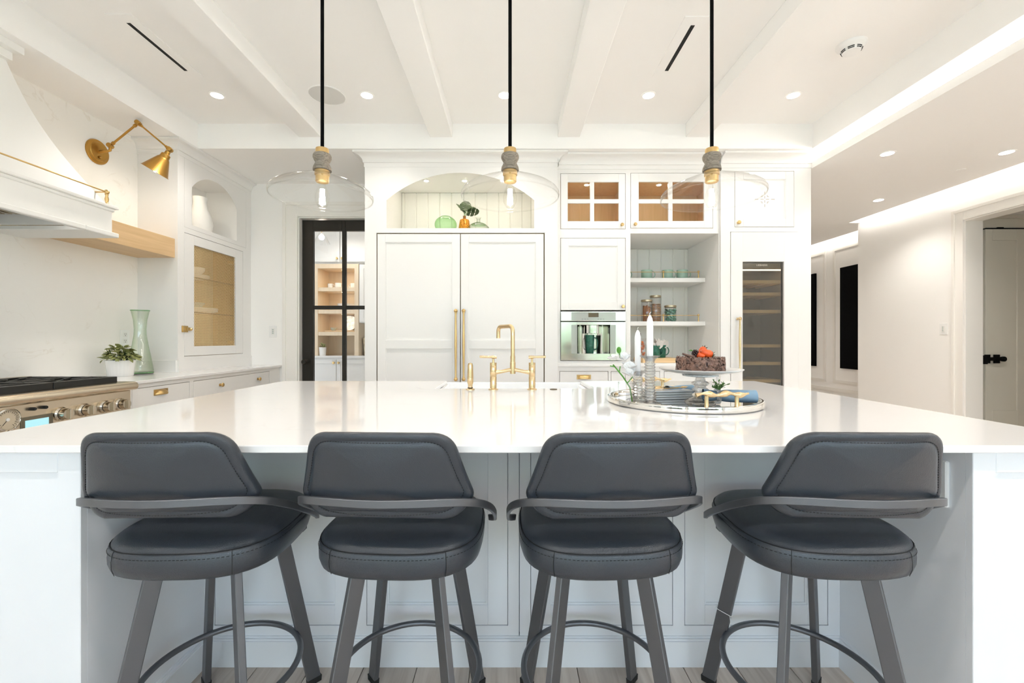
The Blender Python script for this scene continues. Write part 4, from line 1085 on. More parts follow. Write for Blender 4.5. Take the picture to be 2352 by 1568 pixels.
for y in (RY0+0.16, RY1-0.16): m.box((XRg-0.02, y-0.012, 0.65), (XRg+0.05, y+0.012, 0.67))
m.build('oven_handle', 'steel', t, 40)
boxes('leg', 'slot', t, [((-3.1, RY0+0.03, 0), (XRg-0.1, RY1-0.03, 0.12))])
for k in range(3):
    y0 = RY0+0.025+k*0.39; y1 = y0+0.385; g = MB(); zt = 0.996
    g.box((-3.07, y0, zt-0.026), (-3.05, y1, zt)); g.box((-2.535, y0, zt-0.036), (-2.505, y1, zt))
    g.box((-3.07, y0, zt-0.026), (-2.505, y0+0.016, zt)); g.box((-3.07, y1-0.016, zt-0.03), (-2.505, y1, zt))
    g.box((-2.80, y0, zt-0.026), (-2.775, y1, zt))
    yc = (y0+y1)/2
    for xc in (-2.925, -2.655):
        for a in range(8):
            q = a*PI/4
            p0 = Vector((xc+0.05*math.cos(q), yc+0.05*math.sin(q), zt-0.006)); p1 = Vector((xc+0.13*math.cos(q), yc+min(0.185, 0.19)*math.sin(q), zt-0.006))
            g.strap([p0, p1], 0.012, 0.014)
    g.build('grate', 'iron', t, None, 0.002)
    b = MB()
    for xc in (-2.925, -2.655):
        b.lathe([(0.055, 0), (0.055, 0.006), (0.04, 0.012), (0.04, 0.017), (0.03, 0.02), (0, 0.02)], (xc, yc, 0.964), 20)
    b.build('burner', pm('burner_brass', (0.55, 0.43, 0.25), 0.35, 1.0) if k == 0 else bpy.data.materials['burner_brass'], t, 40)
def knob_big(y, z, r=0.030):
    k = MB().lathe([(r*1.25, 0), (r*1.25, 0.008), (r*1.12, 0.012), (r*1.0, 0.016), (r, 0.045), (r*0.94, 0.05), (0, 0.0505)], (XRg, y, z), 28, (1, 0, 0)).build('knob', pm('knob_steel', (0.62, 0.56, 0.47), 0.18, 1.0) if 'knob_steel' not in bpy.data.materials else bpy.data.materials['knob_steel'], t, 35)
    boxes('grip', 'steel', k, [((XRg+0.046, y-0.007, z-r*0.85), (XRg+0.064, y+0.007, z+r*0.85))], 0.002)
    MB().lathe([(r*1.03, 0.0155), (r*1.03, 0.019)], (XRg, y, z), 28, (1, 0, 0)).build('bezel', 'iron', k, 35)
for y in (2.375, 2.505, 2.632, 2.735, 1.68, 1.80, 1.93): knob_big(y, 0.826)
for y in (2.23, 2.285): MB().lathe([(0.009, 0), (0.009, 0.02), (0.007, 0.024), (0, 0.024)], (XRg, y, 0.876), 14, (1, 0, 0)).build('push_button', 'iron', t, 35)
gy, gz = 2.122, 0.840
gg = MB().lathe([(0.056, 0), (0.056, 0.010), (0.050, 0.014), (0.047, 0.008), (0.047, 0.004)], (XRg, gy, gz), 36, (1, 0, 0)).build('gauge', 'chrome', t, 35)
MB().lathe([(0.047, 0.004), (0, 0.0042)], (XRg, gy, gz), 36, (1, 0, 0)).build('dial', 'dial', gg)
m = MB()
for i in range(22):
    a = math.radians(-50+280*i/21); L = 0.009 if i % 2 == 0 else 0.006
    p0 = Vector((XRg+0.0052, gy+0.043*math.cos(a), gz+0.043*math.sin(a))); p1 = Vector((XRg+0.0052, gy+(0.043-L)*math.cos(a), gz+(0.043-L)*math.sin(a)))
    m.tube([p0, p1], 0.0008, 4)
m.tube([(XRg+0.006, gy, gz), (XRg+0.006, gy-0.022, gz-0.026)], 0.0012, 5); m.build('markings', 'slot', gg)
MB().lathe([(0.008, 0.004), (0.008, 0.008), (0, 0.009)], (XRg, gy, gz), 16, (1, 0, 0)).build('hub', 'white', gg, 35)
dp = boxes('display', pm('display_bezel', (0.20, 0.17, 0.12), 0.25, 0.4), t, [((XRg-0.002, 2.182, 0.752), (XRg+0.004, 2.335, 0.838))], 0.001)
boxes('screen', 'lcd', dp, [((XRg+0.004, 2.20, 0.783), (XRg+0.0048, 2.312, 0.820))])
m = MB()
for y in (2.197, 2.218, 2.278, 2.294, 2.312): m.ball((XRg+0.004, y, 0.770), 0.0022, 8, 6)
m.build('indicator', emit('indicator', (0.8, 0.9, 1), 1.5), dp)

# ---- swing-arm sconce
t = thing('wall_sconce', 'aged brass swing-arm wall lamp with a cone shade above the oak shelf', 'wall lamp', (XL, 3.316, 2.66))
c0 = Vector((XL, 3.316, 2.66))
MB().lathe([(0.092, 0), (0.092, 0.008), (0.088, 0.014), (0.070, 0.017), (0.066, 0.022), (0, 0.024)], c0, 32, (1, 0, 0)).build('back_plate', 'abrass', t, 35)
j1 = Vector((XL+0.085, 3.335, 2.715)); j2 = Vector((-2.852, 3.337, 2.890)); j3 = Vector((-2.615, 3.343, 2.690))
m = MB(); m.tube([c0+Vector((0.02, 0, 0)), c0+Vector((0.07, 0.01, 0.01)), c0+Vector((0.085, 0.019, 0.02)), j1], 0.010, 10); m.ball(c0+Vector((0.028, 0, -0.04)), 0.009, 10, 8)
m.build('stem', 'abrass', t, 40)
m = MB(); m.tube([j1, j2], 0.0075, 10); d = (j2-j1).normalized()
for p in (j1+d*0.03, j2-d*0.03): m.lathe([(0.008, -0.012), (0.012, -0.008), (0.012, 0.008), (0.008, 0.012)], p, 12, d)
m.build('lower_arm', 'abrass', t, 40)
m = MB(); m.tube([j2, j3], 0.006, 10); d = (j3-j2).normalized()
for p in (j2+d*0.03, j3-d*0.03): m.lathe([(0.007, -0.010), (0.010, -0.007), (0.010, 0.007), (0.007, 0.010)], p, 12, d)
m.build('upper_arm', 'abrass', t, 40)
for j in (j1, j2, j3):
    m = MB().lathe([(0.0, -0.022), (0.017, -0.02), (0.017, 0.02), (0, 0.022)], j, 16, (0.25, -1, 0)); m.ball(j, 0.019, 12, 8); m.build('joint', 'abrass', t, 40)
ax = Vector((-0.50, -0.08, -0.86)).normalized(); s0 = j3+ax*0.03
sh = MB().lathe([(0.016, -0.012), (0.018, 0.01), (0.030, 0.018), (0.032, 0.045), (0.036, 0.05), (0.040, 0.055), (0.088, 0.168), (0.094, 0.172), (0.091, 0.174), (0.085, 0.168), (0.036, 0.06), (0.0, 0.058)], s0, 32, ax).build('shade', 'abrass', t, 35)
MB().lathe([(0.012, 0.06), (0.014, 0.09), (0.028, 0.125), (0.030, 0.145), (0.022, 0.168), (0, 0.178)], s0, 16, ax).build('bulb', emit('sconce_bulb', WARM, 25.0), sh, 40)

# ---- potted plant and glass vase
t = thing('potted_plant', 'small sage-green leafy plant in a ribbed white pot on the range-side counter', 'potted plant', (-2.945, 3.29, 0.956))
MB().lathe([(0, 0), (0.073, 0), (0.076, 0.004), (0.089, 0.112), (0.089, 0.12), (0.083, 0.12), (0.078, 0.09), (0, 0.09)], (-2.945, 3.29, 0.956), 72, flute=0.010, nf=24).build('pot', 'white', t, 60)
MB().lathe([(0.081, 0), (0, 0.006)], (-2.945, 3.29, 0.956+0.10), 24).build('soil', 'soil', t)
def leaf_mesh(name, L, Wd, mat, fold=0.25, curl=0.25, n=6):
    vs = []; fs = []
    for i in range(n+1):
        s = i/n; w = Wd*math.sin(PI*min(1, s*0.93+0.04))**0.8; z = -curl*L*s*s
        vs += [(-w, s*L, z+fold*w), (0, s*L, z), (w, s*L, z+fold*w)]
    for i in range(n): fs += [(i*3, i*3+1, i*3+4, i*3+3), (i*3+1, i*3+2, i*3+5, i*3+4)]
    return MB().add(vs, fs).mesh(name, mat, 60)
lm = [leaf_mesh('leaf', 0.046, 0.0125, 'leaf'), leaf_mesh('leaf', 0.038, 0.0125, 'leaf', 0.35, 0.1), leaf_mesh('leaf', 0.052, 0.013, 'leaf', 0.15, 0.4)]
for i in range(170):
    a = random.uniform(0, 2*PI); rad = math.sqrt(random.random())*0.115; hh = 0.128+0.095*(1-(rad/0.115)**2)*random.uniform(0.5, 1.1)
    if rad < 0.05: el = random.uniform(0.2, 1.0)
    else: el = random.uniform(-0.35, 0.55)
    o = piece('leaf', random.choice(lm), t, (rad*0.8*math.cos(a), rad*0.8*math.sin(a), hh))
    o.rotation_euler = (el, random.uniform(-.5, .5), a-PI/2+random.uniform(-.6, .6))
m = MB()
for i in range(22):
    a = random.uniform(0, 2*PI); r = random.uniform(0.02, 0.09)
    m.tube([(-2.945+0.02*math.cos(a), 3.29+0.02*math.sin(a), 1.05), (-2.945+r*0.7*math.cos(a), 3.29+r*0.7*math.sin(a), 1.095), (-2.945+r*math.cos(a), 3.29+r*math.sin(a), 1.115+random.uniform(-.01, .05))], 0.002, 5)
m.build('stems', 'dleaf', t)
t = thing('glass_vase', 'tall pale green glass carafe vase with a flared neck beside the potted plant', 'vase', (-3.005, 3.535, 0.956))
pv = [(0, 0.012), (0.084, 0.012), (0.088, 0.02), (0.080, 0.07), (0.068, 0.15), (0.052, 0.24), (0.042, 0.31), (0.040, 0.36), (0.045, 0.43), (0.058, 0.495), (0.063, 0.512)]
MB().shell(pv, (-3.005, 3.535, 0.956), 36).build('body', 'paleglass', t, 60)
MB().shell([(r*0.95 if r else 0, z+0.004) for r, z in pv], (-3.005, 3.535, 0.956), 36).build('inner_wall', 'paleglass', t, 60)
MB().lathe([(0, 0), (0.080, 0), (0.088, 0.005), (0.089, 0.013), (0.080, 0.014), (0, 0.010)], (-3.005, 3.535, 0.956), 36).build('base', solid_glass('bottle_green', (0.35, 0.72, 0.35), 0.0, 1.45), t, 40)
pts = [(-3.005+0.063*math.cos(2*PI*i/40), 3.535+0.063*math.sin(2*PI*i/40), 0.956+0.512) for i in range(40)]
MB().tube(pts, 0.0018, 6, closed=True).build('rim', 'greenrim', t, 60)

# ================================================================== PANTRY beyond the black door
PX0, PX1, PY1 = -3.6, -0.9, 6.95
struct(boxes('wall_pantry', 'wall', None, [((PX0-0.1, YB+0.14, -0.1), (PX0, PY1, 3.0)), ((PX1, YB+0.14, -0.1), (PX1+0.1, PY1, 3.0)), ((PX0-0.1, PY1, -0.1), (PX1+0.1, PY1+0.1, 3.0))]), 'pantry walls seen through the glass door')
struct(boxes('ceiling_pantry', 'ceil', None, [((PX0-0.1, YB+0.14, 3.0), (PX1+0.1, PY1+0.1, 3.1))]), 'pantry ceiling')
YP = 6.40; f = FY(YP); zc = 1.0
t = thing('pantry_shelf_unit', 'pale oak open shelf unit with three lit shelves inside the pantry', 'shelf unit', (-2.57, 6.6, zc))
SX0, SX1 = -2.83, -2.29
m = MB(); m.box((SX0-0.06, YP, zc), (SX0, PY1-0.01, 2.345)); m.box((SX1, YP, zc), (SX1+0.06, PY1-0.01, 2.345)); m.box((SX0, YP, 2.28), (SX1, PY1-0.01, 2.345)); m.box((SX0, 6.80, zc), (SX1, 6.82, 2.30)); m.build('carcass', 'oakp', t)
SH = (1.945, 1.615, 1.29)
for z in SH: boxes('shelf', 'oakp', t, [((SX0+0.001, YP+0.01, z), (SX1-0.001, 6.80, z+0.055))], 0.002)
for z in (2.28,)+SH[:2]: puck(t, -2.50, 6.52, z, 0.02)
t2 = thing('pantry_wall_cabinet', 'cream pantry cabinets with small brass knobs above the lit shelves', 'cabinet', (-2.3, 6.6, 2.35))
boxes('carcass', 'cab', t2, [((PX0+0.01, YP+0.02, 2.35), (PX1-0.01, PY1-0.01, 2.98))])
for a0, a1, kn in ((-2.92, -2.50, -2.535), (-2.495, -2.08, -2.46), (-2.075, -1.66, -1.70), (-1.655, -1.24, -1.6)):
    d = shaker(t2, f, a0, a1, 2.37, 2.82, 0.05, 0.06, 0.018, 0.006); knob(d, f, kn, 2.42, 0.018, k=1.2)
t3 = thing('pantry_side_cabinet', 'tall cream pantry cabinet door right of the lit shelves', 'cabinet', (-1.9, 6.6, 1.48))
boxes('carcass', 'cab', t3, [((SX1+0.065, YP+0.02, 1.48), (PX1-0.01, PY1-0.01, 2.345))])
shaker(t3, f, -2.215, -1.75, 1.49, 2.335, 0.06, 0.06, 0.018, 0.008); shaker(t3, f, -1.745, -1.28, 1.49, 2.335, 0.06, 0.06, 0.018, 0.008)
t4 = thing('pantry_base_cabinet', 'cream pantry base cabinet under the pale worktop', 'cabinet', (-2.3, 6.4, 0))
boxes('carcass', 'cab', t4, [((PX0+0.01, 6.27, 0), (PX1-0.01, PY1-0.01, zc-0.03))])
fb = FY(6.27)
for a0, a1, kn in ((-2.94, -2.50, -2.53), (-2.495, -2.06, -2.46), (-2.055, -1.6, None)):
    d = shaker(t4, fb, a0, a1, 0.1, zc-0.05, 0.055, 0.06, 0.018, 0.008)
    if kn: knob(d, fb, kn, zc-0.10, 0.018, k=1.2)
tag(boxes('pantry_worktop', 'quartz', None, [((PX0+0.005, 6.24, zc-0.03), (PX1-0.005, PY1-0.005, zc))], 0.002), 'pale stone worktop inside the pantry', 'countertop')
def mug(name, c, r, h, mat, label, cat='mug', group=None, ang=0.0, taper=1.0, hd=0.03):
    t = thing(name, label, cat, c, group)
    MB().lathe([(0, 0), (r*taper*0.94, 0), (r*taper, 0.004), (r*(taper+1)/2, h*0.5), (r, h), (r*0.94, h), (r*0.92*(taper+1)/2, h*0.5), (r*0.85*taper, 0.006), (0, 0.006)], c, 28).build('cup', mat, t, 50)
    pts = []
    for i in range(11):
        a = -PI*0.5+PI*i/10
        x = r*(taper+1)/2*0.97+hd*math.cos(a); z = h*0.52+h*0.34*math.sin(a)
        pts.append((c[0]+x*math.cos(ang), c[1]+x*math.sin(ang), c[2]+z))
    MB().tube(pts, 0.0048, 8).build('handle', mat, t, 60)
    return t
mug('pantry_mug', (-2.72, 6.58, 2.0), 0.036, 0.075, 'white', 'small white cup at the left of the top pantry shelf', group='white cups on the top pantry shelf')
mug('pantry_mug', (-2.60, 6.58, 2.0), 0.046, 0.085, 'white', 'larger white cup beside the door muntin on the top pantry shelf', group='white cups on the top pantry shelf')
mug('pantry_mug', (-2.37, 6.58, 2.0), 0.040, 0.080, 'white', 'white cup at the right end of the top pantry shelf', group='white cups on the top pantry shelf', ang=PI)
dish('mixing_bowl', bowl_prof(0.135, 0.10), (-2.48, 6.60, 1.67), 'white', 'wide white bowl on the middle pantry shelf', 'bowl')
dish('sugar_bowl', bowl_prof(0.05, 0.04, 0.6), (-2.66, 6.56, 1.372), 'celadon', 'small grey-green bowl on the pantry tray', 'bowl')
tag(boxes('serving_tray', 'oak', None, [((-2.74, 6.43, 1.346), (-2.31, 6.68, 1.366))], 0.004), 'thin wooden tray on the lowest pantry shelf', 'tray')
m = MB().lathe(plate_prof(0.115, 0.014), (0, 0, 0), 28).xf(Matrix.Translation((-2.46, 6.68, 1.485)) @ Matrix.Rotation(math.radians(80), 4, 'X'))
tag(m.build('display_plate', pm('floral_plate', (0.82, 0.83, 0.82), 0.25, noise=0.35, nscale=22), None, 45), 'floral white plate propped upright on the pantry tray', 'plate')
for k, (x0, w_, h_) in enumerate(((-2.17, 0.035, 0.26), (-2.125, 0.028, 0.25), (-2.09, 0.04, 0.26))):
    tag(MB().box((-w_/2, -0.09, 0), (w_/2, 0.09, h_)).xf(Matrix.Translation((x0, 6.62, zc+0.002)) @ Matrix.Rotation(math.radians(-5), 4, 'Y')).build('cookbook', 'book', None), ['leftmost cookbook leaning on the pantry worktop', 'thin middle cookbook on the pantry worktop', 'thick right cookbook on the pantry worktop'][k], 'book', 'cookbooks in the pantry')
t = thing('pantry_plant', 'tiny succulent in a white pot on the pantry worktop', 'potted plant', (-2.74, 6.36, zc))
MB().lathe([(0, 0), (0.042, 0), (0.052, 0.12), (0.046, 0.12), (0.044, 0.10), (0, 0.1)], (-2.74, 6.36, zc), 24).build('pot', 'white', t, 45)
for i in range(30):
    o = piece('leaf', lm[1], t, (random.uniform(-.03, .03), random.uniform(-.03, .03), 0.115+random.uniform(0, .04))); o.rotation_euler = (random.uniform(0.1, 1.3), 0, random.uniform(0, 6.3))
t = thing('pantry_pendant', 'small glowing pendant lamp behind the top of the pantry door', 'pendant light', (-2.34, 5.4, 2.42))
MB().tube([(-2.34, 5.4, 2.56), (-2.34, 5.4, 3.0)], 0.006, 8).build('cord', 'brass', t)
MB().shell([(0.025, 0.15), (0.03, 0.13), (0.10, 0.0)], (-2.34, 5.4, 2.42), 24).build('shade', 'glass', t, 60)
MB().ball((-2.34, 5.4, 2.50), 0.032, 14, 10).build('bulb', emit('pantry_bulb', WARM, 70.0), t, 60)
for x, y in ((-2.3, 5.9),): downlight(x, y, 3.0, 'recessed light in the pantry ceiling, hidden by the door head', 'pantry recessed lights')
# ================================================================== ISLAND
ZT = 0.95
IX0, IX1, IY0, IY1 = -1.54, 1.66, 1.152, 2.962
SX_0, SX_1, SY = -0.432, 0.475, 2.50          # sink cut-out
poly = [(IX0, IY0), (IX1, IY0), (IX1, IY1), (SX_1, IY1), (SX_1, SY), (SX_0, SY), (SX_0, IY1), (IX0, IY1)]
m = MB().prism(poly, lambda a, b, d: (a, b, d), ZT-0.02, ZT)
tag(m.build('island_countertop', 'quartz', None, None, 0.002), 'large glossy white stone island countertop in front of the bar stools', 'countertop')
t = thing('kitchen_island', 'white kitchen island with panelled recessed back and thick end panels', 'kitchen island', (0.04, 2.1, 0))
EL0, EL1, ER0, ER1 = IX0+0.025, -1.160, 1.249, IX1-0.025
YE, YR = 1.175, 1.650
ZU = ZT-0.0205
boxes('body', 'isl', t, [((EL1, YR+0.022, 0.0), (ER0, 2.48, ZU)), ((EL1, 2.48, 0), (SX_0-0.02, 2.93, ZU)), ((SX_1+0.02, 2.48, 0), (ER0, 2.93, ZU)), ((SX_0-0.02, 2.48, 0), (SX_1+0.02, 2.93, 0.64))])
f = FY(YE)
for a0, a1 in ((EL0, EL1), (ER0, ER1)):
    o = boxes('end_panel', 'isl', t, [((a0, YE+0.02, 0), (a1, 2.93, ZU))])
    m = MB()
    fbox(m, f, a0, a0+0.062, 0, ZU, -0.02, 0.0); fbox(m, f, a1-0.062, a1, 0, ZU, -0.02, 0.0); fbox(m, f, a0+0.062, a1-0.062, ZU-0.058, ZU, -0.02, 0.0); fbox(m, f, a0+0.062, a1-0.062, 0, 0.16, -0.02, 0.0)
    fbox(m, f, a0+0.062, a1-0.062, 0.16, ZU-0.058, -0.02, -0.009)
    m.build('panel_frame', 'isl', o, None, 0.0015)
# recessed back: four inset shaker doors in a face frame
f = FY(YR)
doors = [(-1.121, -0.587), (-0.545, -0.008), (0.076, 0.617), (0.660, 1.205)]
zb0, zb1 = 0.147, ZU-0.002
m = MB(); av = [EL1]+[v for d in doors for v in d]+[ER0]
for a0, a1 in zip(av[0::2], av[1::2]):
    if a0 < 0.03 < a1:
        fbox(m, f, a0, 0.0325, 0.108, ZU, -0.022, 0); fbox(m, f, 0.0362, a1, 0.108, ZU, -0.022, 0)
    else: fbox(m, f, a0, a1, 0.108, ZU, -0.022, 0)
for a0, a1 in doors: fbox(m, f, a0, a1, 0.108, zb0, -0.022, 0)
m.build('face_frame', 'isl', t)
for a0, a1 in doors: shaker(t, FY(YR+0.0215), a0, a1, zb0, zb1, 0.075, 0.075, 0.0215, 0.010, 'isl', gap=0.0025)
m = MB(); fbox(m, f, EL1, ER0, 0, 0.096, -0.02, 0.016); fbox(m, f, EL1, ER0, 0.096, 0.104, -0.02, 0.012); fbox(m, f, EL1, ER0, 0.104, 0.110, -0.02, 0.006)
for a, s in ((EL1, 1), (ER0, -1)):
    for z0, z1, d in ((0, 0.096, 0.016), (0.096, 0.104, 0.012), (0.104, 0.110, 0.006)): m.box((a, YE+0.0, z0), (a+s*d, YR-0.006, z1))
m.build('plinth', 'isl', t, None, 0.001)
o = thing('island_outlet', 'white outlet box on the inner face of the right island end panel', 'outlet', (ER0, 1.275, 0.82))
boxes('cover_plate', 'plastic', o, [((ER0-0.012, 1.236, 0.752), (ER0, 1.316, 0.884))], 0.003)
boxes('socket', 'white', o, [((ER0-0.014, 1.258, 0.775), (ER0-0.012, 1.294, 0.812)), ((ER0-0.014, 1.258, 0.824), (ER0-0.012, 1.294, 0.861))], 0.0005)

# ---- sink and fittings
m = MB(); s0, s1, y0, y1, zr, zf = SX_0-0.004, SX_1+0.004, SY-0.012, 2.99, ZT-0.022, 0.66
w = 0.022
m.box((s0, y0, zf), (s0+w, y1, zr)); m.box((s1-w, y0, zf), (s1, y1, zr)); m.box((s0, y0, zf), (s1, y0+w, zr)); m.box((s0, y1-0.03, zf), (s1, y1, zr+0.012)); m.box((s0, y0, zf-0.02), (s1, y1, zf))
tag(m.build('farmhouse_sink', 'fireclay', None, None, 0.006, 2), 'white apron-front sink set into the far edge of the island', 'sink')
t = thing('bridge_faucet', 'brushed brass bridge faucet with two lever handles and a high square spout', 'faucet', (0.014, 2.44, ZT))
FY_ = 2.44
for x, s in ((-0.095, -1), (0.122, 1)):
    p = MB().lathe([(0.027, 0), (0.027, 0.005), (0.020, 0.008), (0.0185, 0.009), (0.0185, 0.072), (0.0178, 0.073), (0.0178, 0.075), (0.0185, 0.076), (0.0185, 0.134), (0.0178, 0.135), (0.0178, 0.137), (0.019, 0.138), (0.019, 0.152), (0.0, 0.153)], (x, FY_, ZT), 28).build('valve_body', 'champ', t, 35)
    h = MB().lathe([(0.0065, 0.152), (0.006, 0.16), (0.006, 0.175)], (x, FY_, ZT), 14)
    h.lathe([(0.0, -0.02), (0.0085, -0.019), (0.0085, 0.010), (0.0065, 0.011), (0.0068, 0.076), (0, 0.077)], (x, FY_, ZT+0.183), 16, (s, 0, 0.02))
    h.build('lever_handle', 'champ', t, 35)
m = MB(); xc = 0.014
m.tube([(-0.080, FY_, ZT+0.098), (-0.05, FY_, ZT+0.101), (-0.01, FY_, ZT+0.110), (xc, FY_, ZT+0.113), (0.038, FY_, ZT+0.110), (0.078, FY_, ZT+0.101), (0.108, FY_, ZT+0.098)], [0.013, 0.0095, 0.0105, 0.012, 0.0105, 0.0095, 0.013], 16)
m.lathe([(0.0155, 0.09), (0.0155, 0.150), (0.015, 0.156), (0.0, 0.157)], (xc, FY_, ZT), 20)
m.build('bridge', 'champ', t, 40)
sp = Vector((xc, FY_, 0)); dirv = Vector((-0.085, 0.15, 0)); top = ZT+0.357
pts = [sp+Vector((0, 0, ZT+0.15)), sp+Vector((0, 0, ZT+0.30))]
for i in range(1, 7):
    a = i/6*PI/2; r = 0.032; dv = dirv.normalized()
    pts.append(sp+dv*(r-r*math.cos(a))+Vector((0, 0, top-r+r*math.sin(a))))
L = dirv.length
for i in range(0, 7):
    a = i/6*PI/2; r = 0.030; dv = dirv.normalized()
    pts.append(sp+dv*(L-r+r*math.sin(a))+Vector((0, 0, top-r+r*math.cos(a))))
pts.append(sp+dirv+Vector((0, 0, top-0.068)))
m = MB().tube(pts, 0.0118, 18); m.lathe([(0.0138, 0.155), (0.0138, 0.190)], (xc, FY_, ZT), 20); m.build('spout', 'champ', t, 40)
t = thing('side_sprayer', 'brushed brass side sprayer standing left of the faucet', 'sprayer', (-0.224, FY_, ZT))
MB().lathe([(0.025, 0), (0.025, 0.005), (0.018, 0.008), (0.016, 0.009)], (-0.224, FY_, ZT), 24).build('escutcheon', 'champ', t, 35)
MB().lathe([(0.0145, 0.008), (0.0145, 0.013)], (-0.224, FY_, ZT), 20).build('collar', 'rubber', t, 35)
MB().lathe([(0.013, 0.013), (0.013, 0.028), (0.0175, 0.04), (0.0178, 0.07), (0.016, 0.11), (0.0155, 0.135), (0.012, 0.148), (0, 0.152)], (-0.224, FY_, ZT), 20).build('spray_head', 'champ', t, 50)
tag(MB().lathe([(0.021, 0), (0.021, 0.003), (0.017, 0.005), (0, 0.006)], (0.243, FY_+0.006, ZT), 24).build('air_switch', pm('dark_bronze', (0.12, 0.09, 0.05), 0.35, 0.9), None, 40), 'dark bronze round air switch button beside the faucet', 'button')

# ================================================================== BAR STOOLS
def rounded(poly, rad, n=7):
    out = []; k = len(poly)
    for i in range(k):
        p = Vector(poly[i]); a = Vector(poly[i-1]); b = Vector(poly[(i+1) % k]); r = rad[i]
        da = (a-p); db = (b-p); da = da.normalized()*min(r, da.length*0.49); db = db.normalized()*min(r, db.length*0.49)
        for j in range(n+1):
            s = j/n; out.append((p+da)*(1-s)**2+2*p*s*(1-s)+(p+db)*s*s)
    return out
def make_stool():
    t = bpy.data.objects.new('bar_stool', None); COL.objects.link(t); t.empty_display_size = 0.1
    # seat cushion
    def sq(a, k=1.0, hx=0.231, hy=0.234, e=3.0):
        c, s = math.cos(a), math.sin(a)
        r = (abs(c)**e+abs(s)**e)**(-1/e)
        taper = 1.0-0.04*(s*r)                             # a little narrower at the front
        return (hx*k*r*c*taper, hy*k*r*s)
    n = 64; rings = [(0.0, 0.602), (0.80, 0.602), (0.93, 0.604), (0.975, 0.612), (1.0, 0.632), (1.003, 0.650), (0.995, 0.672), (0.984, 0.6765), (0.978, 0.6765), (0.965, 0.684), (0.92, 0.693), (0.82, 0.700), (0.6, 0.705), (0.3, 0.707), (0.0, 0.7075)]
    vs = []; fs = []
    for k, z in rings:
        for i in range(n):
            x, y = sq(2*PI*i/n, max(k, 0.001)); vs.append((x, y, z))
    for j in range(len(rings)-1):
        for i in range(n): fs.append((j*n+i, j*n+(i+1) % n, (j+1)*n+(i+1) % n, (j+1)*n+i))
    seat = MB().add(vs, fs).build('seat', 'leather', t, 70)
    m = MB(); m.tube([(*sq(2*PI*i/n, 0.982), 0.6775) for i in range(n)], 0.0016, 5, closed=True)
    for a in (PI*1.5-0.62, PI*1.5+0.62): m.tube([(*sq(a, k), z) for k, z in ((0.984, 0.612), (1.006, 0.632), (1.008, 0.65), (0.998, 0.670), (0.985, 0.6765))], 0.0009, 4)
    m.build('piping', 'thread', seat)
    m = MB(); q = 150
    for i in range(q):
        a0 = 2*PI*(i+0.2)/q; a1 = 2*PI*(i+0.75)/q
        m.tube([(*sq(a0, 1.002), 0.664), (*sq(a1, 1.002), 0.664)], 0.0009, 4)
    o = m.build('stitching', 'thread', seat); o['kind'] = 'stuff'
    # backrest: curved padded shell with stitched border
    out = rounded([(-0.178, 1.003), (0.178, 1.003), (0.205, 0.90), (0.229, 0.826), (0.190, 0.770), (-0.190, 0.770), (-0.229, 0.826), (-0.205, 0.90)], [0.055, 0.055, 0.04, 0.016, 0.035, 0.035, 0.016, 0.04], 8)
    N = len(out); c = Vector((0, 0.89))
    def surf(p, off): return (p.x, -0.255-0.045*(p.y-0.8)/0.2+1.15*p.x**2-off, p.y)
    def inset(p, s):                                   # border of even width, then shrinking to the centre
        sz = 1-(1-s)*1.8 if s >= 0.8 else 0.64*s/0.8
        return Vector((c.x+(p.x-c.x)*s, c.y+(p.y-c.y)*sz))
    prof = [(1.0, 0.0), (0.997, 0.008), (0.985, 0.0135), (0.965, 0.0155), (0.925, 0.0150), (0.905, 0.0128), (0.895, 0.0128), (0.88, 0.0152), (0.86, 0.0172), (0.83, 0.0182), (0.80, 0.0186)]+[(k/10, 0.0188) for k in (7, 6, 5, 4, 3, 2, 1)]+[(0.02, 0.0188)]
    vs = []; fs = []
    for side in (1, -1):
        k0 = len(vs)
        for s, th in prof:
            for p in out:
                q = inset(p, s)
                vs.append(surf(q, side*(th-0.002)))
        for j in range(len(prof)-1):
            for i in range(N): fs.append((k0+j*N+i, k0+j*N+(i+1) % N, k0+(j+1)*N+(i+1) % N, k0+(j+1)*N+i))
        fs.append([k0+(len(prof)-1)*N+i for i in range(N)])
    L2 = len(prof)*N
    for i in range(N): fs.append((i, (i+1) % N, L2+(i+1) % N, L2+i))
    back = MB().add(vs, fs).build('backrest', 'leather', t, 70)
    m = MB(); tot = 0; line = [inset(p, 0.90) for p in out]
    per = [0]
    for i in range(N): per.append(per[-1]+(line[(i+1) % N]-line[i]).length)
    def at(d):
        d %= per[-1]
        for i in range(N):
            if per[i+1] >= d:
                u = (d-per[i])/max(1e-9, per[i+1]-per[i]); return line[i].lerp(line[(i+1) % N], u)
    d = 0
    while d < per[-1]:
        m.tube([surf(at(d), 0.0125), surf(at(d+0.0042), 0.0125)], 0.0009, 4); d += 0.0075
    o = m.build('stitching', 'thread', back); o['kind'] = 'stuff'
    # steel arm band sweeping from the seat sides round the back
    half = [(0.238, 0.115, 0.634), (0.2585, 0.075, 0.650), (0.264, 0.02, 0.682), (0.266, -0.04, 0.714), (0.264, -0.10, 0.747), (0.256, -0.155, 0.776), (0.238, -0.205, 0.801), (0.205, -0.245, 0.817), (0.155, -0.272, 0.825), (0.10, -0.287, 0.8275), (0.05, -0.294, 0.828)]
    pts = half+[(0, -0.2965, 0.828)]+[(-x, y, z) for x, y, z in half[::-1]]
